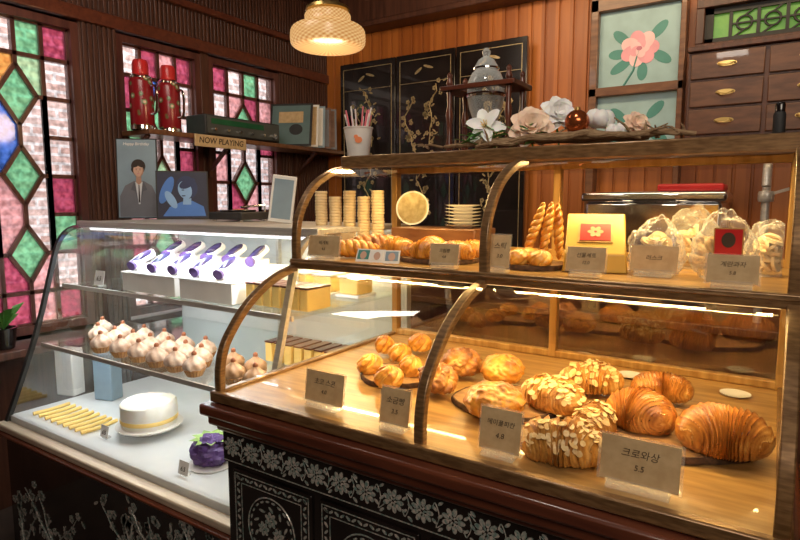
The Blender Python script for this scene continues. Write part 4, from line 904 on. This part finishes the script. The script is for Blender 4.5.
for pe in range(6): b.disc(c0+nn*.0046+Vector((1, 0, 0))*.011*math.cos(pe*1.047)+ey_*.011*math.sin(pe*1.047), (1, 0, 0), ey_, .008, .006, nn, .001, 2, 10, rot=pe*1.047)
b.build('picture_label', [M['gold'], M['red'], M['kraft']], gb)
b = MB(); b.box((0, -.0495, .022), (.006, .002, .042)); b.build('ribbon', M['ledge'], gb)
gb.location = (yz(594, 1.46), 1.46, SZ+.001); gb.rotation_euler = (0, 0, .25)
for i, (u, y, rx_, rz2, sd, lb) in enumerate([(655, 1.47, .060, .07, 71, 'leftmost crumpled film bag of pale cookies on the upper tier'), (722, 1.46, .062, .078, 72, 'middle crumpled film bag of cookies, carrying a red card'), (768, 1.57, .050, .068, 73, 'rightmost crumpled film bag of pale cookies on the upper tier'), (690, 1.66, .065, .08, 74, 'crumpled film bag behind the left and middle bags')]):
    x_ = yz(u, y); t_ = thing('film_bag', lb, 'bag', (x_, y, SZ), 'film bags of cookies on the upper tier')
    c = Vector((x_, y, SZ+rz2*.75)); b = MB(); hr = rnd.uniform(0, 3)
    def ds(d, th, q, sd=sd, hr=hr):
        n1 = noise.noise(d*2.2+Vector((sd, 0, 0))); n2 = abs(noise.noise(d*4.5+Vector((sd, 4, 0)))); n3 = noise.noise(d*11+Vector((sd, 4, 7)))
        ear = .35*max(0, d.z-.5)*max(0, math.cos(2*(q-hr)))
        return 1+.16*n1+.16*n2+.035*n3+ear, .5
    b.ball(c, (rx_, rx_*.75, rz2), 0, 56, 36, ds)
    for v in b.v: v.z = max(v.z, SZ+.001); v.z = min(v.z, 1.595); v.y = min(v.y, 1.78); v.x = min(v.x, X1-.03); v.y = max(v.y, 1.34)
    b.build('film', M['plastic'], t_, ang=50)
    b = MB(); r = random.Random(sd)
    for k in range(30):
        a = r.uniform(0, 6.28); rr = r.uniform(0, .62); zz = r.uniform(.2, 1.2)
        mxr = Matrix.Rotation(r.uniform(0, 3), 3, Vector((r.random(), r.random(), r.random()+.1)).normalized()); cp = Vector((x_+rx_*rr*math.cos(a)*.85, y+rx_*.6*rr*math.sin(a), SZ+rz2*zz*.9+.008))
        b.disc(cp, mxr @ Vector((1, 0, 0)), mxr @ Vector((0, 1, 0)), .022, .019, mxr @ Vector((0, 0, 1)), .007, 0, 14)
    for v in b.v: v.z = max(v.z, SZ+.002); v.x = min(v.x, X1-.032)
    o = b.build('cookie_filling', M['cookie'], t_); o['kind'] = 'stuff'
    if i == 1:
        pz = SZ+rz2*1.1; b = MB(); b.box((x_+.012, y-.070, pz), (.055, .002, .06), 0); b.box((x_+.012, y-.0715, pz), (.05, .001, .055), 1); b.disc((x_+.012, y-.0725, pz+.005), (1, 0, 0), (0, 0, 1), .013, .016, (0, -1, 0), .0006, 2); b.build('red_card', [M['gold'], M['red'], M['ink']], t_)
w0 = MB(); w0.lathe([(.021, 0), (.023, .002), (.023, .008), (.021, .010)], seg=20); wf = w0.build('wafer', M['cookie'])
k = 0
for s_ in range(5):
    u = 322+s_*14; y_ = 1.68
    for j in range(20-(s_ % 2)*2):
        o = wf if k == 0 else wf.copy()
        if k: COL.objects.link(o)
        o.location = (yz(u, y_)+rnd.uniform(-.001, .001), y_+rnd.uniform(-.001, .001), SZ+.0005+j*.0105)
        tag(o, 'thin round wafer, level %d from the bottom of the %s stack from the left' % (j+1, ORD[s_]), 'wafer', 'stacked wafers at the back of the upper tier'); k += 1
xr0, xr1 = yz(402, 1.70), yz(484, 1.70)
b = MB(); b.bb(xr0, xr1, 1.63, 1.79, SZ+.0005, SZ+.085); tag(b.build('wooden_riser', M['brown'], bevel=.004), 'low wooden riser under the saucers and upright plate', 'riser')
q = XU(411, 1.74, 1.48); pl = thing('decorative_plate', 'round patterned plate standing upright at the back of the upper tier', 'plate', (0, 0, 0))
b = MB(); b.lathe([(.03, 0), (.035, .003), (.058, .01), (.06, .012), (.056, .012), (.034, .006), (.004, .005)], seg=36)
b.build('dish', M['porcelain'], pl)
b = MB(); b.lathe([(.05, .0122), (.052, .0125), (.054, .0122)], seg=36)
for k in range(8): b.disc((.022*math.cos(k*.785), .022*math.sin(k*.785), .0062), (1, 0, 0), (0, 1, 0), .01, .004, (0, 0, 1), .0005, rot=k*.785)
b.build('painted_rim', M['goldin'], pl)
pl.rotation_euler = (PI/2-.15, 0, .3); pl.location = (q, 1.755, SZ+.085+.062)
s0 = MB(); s0.lathe([(.03, 0), (.032, .003), (.058, .009), (.06, .0105), (.056, .0105), (.03, .005), (.004, .0045)], seg=36); so = s0.build('saucer', M['porcelain'])
for k in range(7):
    o = so if k == 0 else so.copy()
    if k: COL.objects.link(o)
    o.location = (XU(463, 1.70, 1.43), 1.70, SZ+.0855+k*.0108)
    tag(o, 'white saucer, %s from the bottom of the stack behind the croissants' % ORD[k], 'saucer', 'stacked white saucers')
for k, (u, cm) in enumerate(((362, 'leafteal'), (376, 'paper'), (391, 'bluegrey'))):
    b = MB(); b.box((0, 0, .022), (.045, .0012, .04), 0); b.box((0, -.001, .024), (.036, .001, .028), 1); b.disc((0, -.0018, .022), (1, 0, 0), (0, 0, 1), .01, .012, (0, -1, 0), .0004, 2)
    o = b.build('photo_card', [M['paper'], M[cm], M['skin']]); o.location = (yz(u, 1.31), 1.31, SZ+.002); o.rotation_euler = (-.5, .0, .15+.1*k)
    tag(o, ('left', 'middle', 'right')[k]+' of three small photo cards leaning on the upper tier front', 'photo card', 'photo cards by the front glass')
# ================================================================== ON TOP OF THE CASE
TT = 1.6425
cx = -1.165; cy = 1.545; c = Vector((cx, cy, 1.647))
cup = thing('paper_cup', 'white paper cup with an orange print holding straws', 'paper cup', c)
b = MB(); b.lathe([(.034, .0), (.035, .002), (.046, .088), (.0485, .09), (.0485, .093), (.0455, .092), (.033, .006), (.005, .005)], c, 32); b.build('cup_wall', M['paper'], cup)
b = MB(); dirc = Vector((-cx, -cy, 0)).normalized(); sd_ = dirc.cross(UP)
b.disc(c+dirc*.0425+UP*.05, sd_, UP, .012, .010, dirc, .0008); b.disc(c+dirc*.043+UP*.060+sd_*.008, sd_, UP, .007, .006, dirc, .0008); b.build('orange_print', M['pinkink'], cup)
for k in range(14):
    a = k*2.4; r0 = .024; p0 = c+Vector((r0*.5*math.cos(a), r0*.5*math.sin(a), .008)); p1 = c+Vector((.044*math.cos(a), .044*math.sin(a), .135+.01*(k % 3)))
    b = MB(); b.tube([p0, p1], .0026, 8); m_ = 'strawred' if k % 2 else 'strawwhite'
    tag(b.build('straw', M[m_]), ('red' if k % 2 else 'white')+' paper straw standing in the white cup', 'straw', ('red' if k % 2 else 'white')+' straws in the paper cup')
cx, cy = -.80, 1.73
st = thing('glass_urn_stand', 'glass lidded urn held in a dark turned wooden stand', 'urn', (cx, cy, TT))
b = MB(); b.bb(cx-.115, cx+.115, cy-.07, cy+.07, TT, TT+.02)
b.bb(cx-.125, cx+.125, cy-.075, cy-.06, TT+.205, TT+.22); b.bb(cx-.125, cx+.125, cy+.06, cy+.075, TT+.205, TT+.22); b.bb(cx-.125, cx-.065, cy-.07, cy+.07, TT+.205, TT+.22); b.bb(cx+.065, cx+.125, cy-.07, cy+.07, TT+.205, TT+.22)
for sx in (-.1, .1):
    for sy in (-.055, .055):
        b.lathe([(.009, .02), (.012, .04), (.007, .06), (.008, .1), (.012, .13), (.007, .16), (.009, .205)], (cx+sx, cy+sy, TT), 12)
        b.lathe([(.008, .22), (.011, .23), (.006, .245), (.009, .255), (.002, .265)], (cx+sx, cy+sy, TT), 12)
b.build('wooden_stand', M['ledge'], st, bevel=.002)
b = MB(); b.lathe([(.02, .10), (.035, .105), (.052, .15), (.06, .19), (.058, .23), (.045, .26), (.035, .268), (.037, .272)], (cx, cy, TT), 32); b.build('glass_bowl', M['urnglass'], st)
b = MB(); b.lathe([(.04, .272), (.038, .278), (.025, .30), (.01, .31), (.012, .316), (.014, .325), (.006, .336)], (cx, cy, TT), 28); b.build('glass_lid', M['urnglass'], st)
b = MB(); b.lathe([(.0595, .184), (.0625, .19), (.0605, .196)], (cx, cy, TT), 32); b.build('metal_ring', M['chrome'], st)
b = MB(); b.lathe([(.037, .266), (.041, .27), (.041, .275), (.037, .278)], (cx, cy, TT), 32); b.build('metal_collar', M['chrome'], st)
b = MB(); b.tube([(cx, cy, TT+.105), (cx, cy, TT+.06), (cx, cy-.04, TT+.058)], .006, 8); b.build('metal_tap', M['brass'], st)
b = MB(); r = random.Random(12)
xA, xB = P(432, 150, Y=1.6).x, P(700, 140, Y=1.6).x
for k in range(9):
    pts = []; y_ = 1.57+r.uniform(-.03, .05); a0 = xA+r.uniform(0, .25); a1 = xB-r.uniform(0, .3)
    for j in range(9):
        t = j/8; pts.append((a0+(a1-a0)*t, y_+r.uniform(-.012, .012), TT+.014+.012*r.random()+.012*math.sin(PI*t)))
    b.tube(spline(pts, 3), [max(.003, (.012-.0006*k)*(math.sin(PI*(i+2)/28)**.5)) for i in range(25)], 8)
for k in range(34):
    x_ = r.uniform(xA, xB); p0 = Vector((x_, 1.58+r.uniform(-.03, .05), TT+.02)); p1 = p0+Vector((r.uniform(-.08, .08), r.uniform(-.03, .03), r.uniform(.0, .05))); b.tube([p0, (p0+p1)/2+Vector((0, 0, .006)), p1], [.004, .003, .0015], 6)
tag(b.build('driftwood_branch', mat('driftwood', (.18, .10, .045), (.36, .24, .13), .85, scale=40, stretch=(1, 6, 6), bump=.6)), 'gnarled bundle of brown driftwood lying along the case top', 'branch')
def petal(b, c, d, l, w, curl, m=0, n=7, nrm=None):
    d = Vector(d).normalized(); s_ = d.cross(nrm if nrm is not None else UP)
    s_ = s_.normalized() if s_.length > .1 else Vector((1, 0, 0)); nn = s_.cross(d)
    vs = []; fs = []
    for i in range(n+1):
        t = i/n; ww = w*math.sin(PI*(.06+.9*t))**.6; cc_ = Vector(c)+d*l*t-nn*(curl*l*t*t)
        rf = .08*w*math.sin(t*9)
        vs += [cc_-s_*ww+nn*(ww*.3+rf), cc_-s_*ww*.5+nn*ww*.05, cc_, cc_+s_*ww*.5+nn*ww*.05, cc_+s_*ww+nn*(ww*.3-rf)]
    for i in range(n):
        for j in range(4): fs.append((5*i+j, 5*i+j+1, 5*i+j+6, 5*i+j+5))
    b.add(vs, fs, m)
def flower(u, v, y, r, kind, label, col=None, cat='flower', lean=0):
    p = P(u, v, Y=y); t_ = thing({'l': 'lily_bloom', 'p': 'fabric_flower'}[kind], label, cat, (p.x, p.y, TT))
    tow = (CAM-p+UP*.9+Vector((lean, 0, 0))).normalized(); b = MB(); rings = ((3, 1.0, .3), (3, .95, .5)) if kind == 'l' else ((7, 1.0, .25), (6, .8, .7), (6, .62, 1.3), (4, .45, 2.4))
    e1 = tow.orthogonal().normalized(); e2 = tow.cross(e1)
    for ri, (n, sc_, lift) in enumerate(rings):
        for k in range(n):
            a = 2*PI*k/n+ri*(PI/3 if kind == 'l' else .5)+u; d = (e1*math.cos(a)+e2*math.sin(a))+tow*lift*(1+.2*math.sin(k*5+u))
            petal(b, p+tow*.002*ri, d, r*sc_, r*(.30 if kind == 'l' else .40), .3, nrm=tow)
    b.build('petals', M[col or ('petalw' if kind == 'l' else 'petalp')], t_, ang=60)
    if kind == 'l':
        for k in range(6):
            b = MB(); aa = k*1.047; b.tube([p+tow*.002, p+tow*r*.45+e1*r*.16*math.cos(aa)+e2*r*.16*math.sin(aa)], .0016, 5); b.build('stamen', M['castella'], t_)
    b = MB(); b.tube([p-tow*.005, p-tow*.015-UP*.02, Vector((p.x, p.y+.02, TT+.01))], .003, 6); b.build('stem', M['leaf'], t_)
flower(486, 127, 1.59, .060, 'l', 'white lily bloom at the left end of the flower arrangement', lean=-.5)
flower(531, 127, 1.59, .062, 'p', 'large peach cream fabric flower next to the lily')
flower(558, 113, 1.65, .052, 'p', 'white bloom standing behind the copper bauble', 'petalw', lean=.5)
flower(636, 124, 1.62, .036, 'p', 'small peach flower right of the cotton bolls', lean=.6)
p = P(577, 122, Y=1.57)
bb_ = thing('copper_bauble', 'shiny copper red bauble among the flowers', 'bauble', (p.x, p.y, p.z-.032)); b = MB(); b.ball(p, .032, 0, 24, 16); b.build('ball', M['copper'], bb_); b = MB(); b.lathe([(.008, .03), (.008, .038), (.003, .039)], p, 12); b.build('cap', M['brass'], bb_)
for i, (u, v, r_) in enumerate([(600, 119, .036), (616, 131, .027), (594, 137, .02)]):
    p = P(u, v, Y=1.61); b = MB()
    for k in range(5): b.ball(p+Vector((r_*.45*math.cos(k*1.26), r_*.45*math.sin(k*1.26), rnd.uniform(-.004, .004))), r_*.65, 0, 14, 10, disp=lambda d, th, q: (1+.12*noise.noise(d*5), .5))
    tag(b.build('cotton_boll', M['petalw']), ('largest white cotton boll beside the bauble', 'smaller cotton boll at the right', 'lowest cotton boll on the driftwood')[i], 'cotton boll', 'cotton bolls in the arrangement')
b = MB(); r = random.Random(4)
for k in range(26):
    p = P(r.uniform(465, 530), r.uniform(132, 150), Y=1.575); petal(b, p, (r.uniform(-1, 1), r.uniform(-.4, .2), r.uniform(-.1, .7)), r.uniform(.035, .06), .010, .3)
p0 = P(472, 150, Y=1.58); b.tube([p0, P(515, 138, Y=1.59)], .003, 6)
tag(b.build('leaf_sprig', M['leaf']), 'sprig of green leaves under the lily', 'leaves')
p = P(778, 140, Y=1.65)
bt = thing('dark_bottle', 'black cylindrical bottle on the case top near the drawers', 'bottle', (p.x, 1.65, TT))
b = MB(); b.lathe([(.012, 0), (.013, .003), (.013, .06), (.011, .066), (.009, .068)], (p.x, 1.65, TT), 20); b.build('body', M['blackm'], bt)
b = MB(); b.lathe([(.0105, .066), (.011, .082), (.009, .088)], (p.x, 1.65, TT), 20); b.build('cap', M['black'], bt)
b = MB(); b.bb(.068, .5, .78, 1.5, .9, .93); b.bb(.088, .48, .82, 1.46, 0, .9); tag(b.build('side_table', M['ledge'], bevel=.004), 'reddish wooden side table against the right end of the chest', 'table')
c = Vector((.104, .86, .931)); prv = [(.03, 0), (.035, .004), (.055, .05), (.06, .09), (.05, .13), (.035, .155), (.036, .165), (.03, .165)]
lb = thing('latticed_vase', 'white porcelain vase with dark diamond lattice at the right edge', 'vase', c)
b = MB(); b.lathe(prv, c, 32); b.build('body', M['porcelain'], lb)
b = MB()
for s_ in (-1, 1):
    for k in range(10):
        pts = []
        for (r_, z_) in spline(prv[1:6], 4): a = 2*PI*k/10+s_*z_*9; pts.append(c+Vector(((r_+.0005)*math.cos(a), (r_+.0005)*math.sin(a), z_)))
        b.tube(pts, .0013, 5)
b.build('lattice_pattern', mat('blue_glaze', (.03, .05, .14)), lb)
# ================================================================== PENDANT LAMP
p = P(328, 36, d=2.45)
c = Vector((p.x, p.y, p.z-.055))
lm = thing('pendant_lamp', 'glowing embossed milk glass pendant lamp with a brass fitting', 'pendant lamp', c)
lpf = [(.02, .004), (.10, .002), (.135, .006), (.152, .016), (.157, .032), (.157, .062), (.151, .080), (.135, .092), (.112, .100), (.100, .104), (.096, .120), (.096, .136), (.088, .146), (.07, .152), (.05, .155)]
b = MB(); b.lathe(spline(lpf, 5), c, 192, mod=lambda q, z, i: 1+.008*math.cos(32*q)*math.cos(z*420), att=lambda q, z, i: .5+.5*math.cos(32*q)*math.cos(z*420)); b.build('shade', M['lamp'], lm)
b = MB(); b.lathe([(.088, .150), (.094, .155), (.09, .168), (.06, .180), (.045, .20), (.03, .215), (.018, .25), (.012, .26)], c, 28); b.build('fitting', M['brass'], lm)
b = MB(); b.tube([c+UP*.255, Vector((c.x, c.y, ZC-.03))], .006, 8); b.build('rod', M['brass'], lm)
b = MB(); b.lathe([(.05, ZC-c.z), (.05, ZC-.02-c.z), (.02, ZC-.035-c.z)], c, 24); b.build('ceiling_rose', M['brass'], lm)
# ================================================================== LIGHTS
def area(name, loc, tgt, sx, sy, power, col):
    l = bpy.data.lights.new(name, 'AREA'); l.shape = 'RECTANGLE'; l.size = sx; l.size_y = sy; l.energy = power; l.color = col
    o = bpy.data.objects.new(name, l); COL.objects.link(o); o.location = loc
    d = (Vector(tgt)-Vector(loc)).normalized(); o.rotation_euler = d.to_track_quat('-Z', 'Y').to_euler(); return o
def strip_light(name, x0, x1, y, z, ty, tz, power, col, w=.01):
    l = bpy.data.lights.new(name, 'AREA'); l.shape = 'RECTANGLE'; l.size = x1-x0; l.size_y = w; l.energy = power; l.color = col
    o = bpy.data.objects.new(name, l); COL.objects.link(o); o.location = ((x0+x1)/2, y, z)
    ang = math.atan2(ty-y, z-tz); o.rotation_euler = (ang, 0, 0); return o
warm = (1, .71, .28)
strip_light('led_upper', X0+.04, X1-.04, 1.534, 1.608, 1.53, 1.3, 5, warm)
strip_light('led_upper_front', X0+.04, X1-.04, 1.50, 1.60, 1.5, 1.3, 2, warm, .004)
strip_light('led_lower', X0+.04, X1-.04, 1.281, 1.299, 1.28, 1.0, 6, warm)
strip_light('led_lower_back', X0+.04, X1-.04, 1.70, 1.306, 1.5, 1.0, 2.4, warm)
cool = (.86, .95, 1)
strip_light('tube_top', LX0+.06, LX1-.06, 1.47, 1.368, 1.52, .6, 9, cool)
strip_light('tube_mid', LX0+.06, LX1-.06, 1.245, .868, 1.35, .6, 2, cool)
strip_light('tube_shelf', LX0+.06, LX1-.06, 1.35, 1.118, 1.4, .86, 2.6, (1, .92, .8))
strip_light('warm_fill', -1.75, LX1-.06, 1.85, 1.37, 1.6, .9, 3.5, (1, .8, .4))  # added warm fill over the goods in the cake case's right half
l = bpy.data.lights.new('pendant_bulb', 'POINT'); l.energy = 12; l.color = (1, .66, .34); l.shadow_soft_size = .1; o = bpy.data.objects.new('pendant_bulb', l); COL.objects.link(o); o.location = c-UP*.12
area('daylight', (-3.35, 2.0, 3.9), (-4.15, 2.0, 1.6), 5, .6, 190, (.97, .98, 1))
area('daylight_low', (-3.6, 2.0, -.0), (-4.15, 2.0, 1.4), 5, .5, 85, (.97, .98, 1))
area('front_fill', (.9, -.9, 2.95), (-.8, 1.6, 1.2), 1.6, 1.6, 56, (1, .86, .70))  # unseen fill added behind the camera to brighten the fronts
area('flower_fill', (-.45, .7, 2.9), (-.5, 1.6, 1.7), .25, .25, 9, (1, .9, .78))  # added fill that brightens the flowers on the case top
area('back_downlight', (-.4, 2.75, 2.9), (-.5, 3.7, 2.1), 2.8, .15, 20, (1, .74, .44))
area('left_downlight', (-2.0, 1.2, 2.95), (-2.9, 2.4, 1.6), .8, .8, 16, (1, .88, .76))
w = bpy.data.worlds.new('world'); bpy.context.scene.world = w; w.use_nodes = True
w.node_tree.nodes['Background'].inputs[0].default_value = (.75, .85, 1, 1); w.node_tree.nodes['Background'].inputs[1].default_value = .8
bpy.context.scene.view_settings.view_transform = 'Standard'
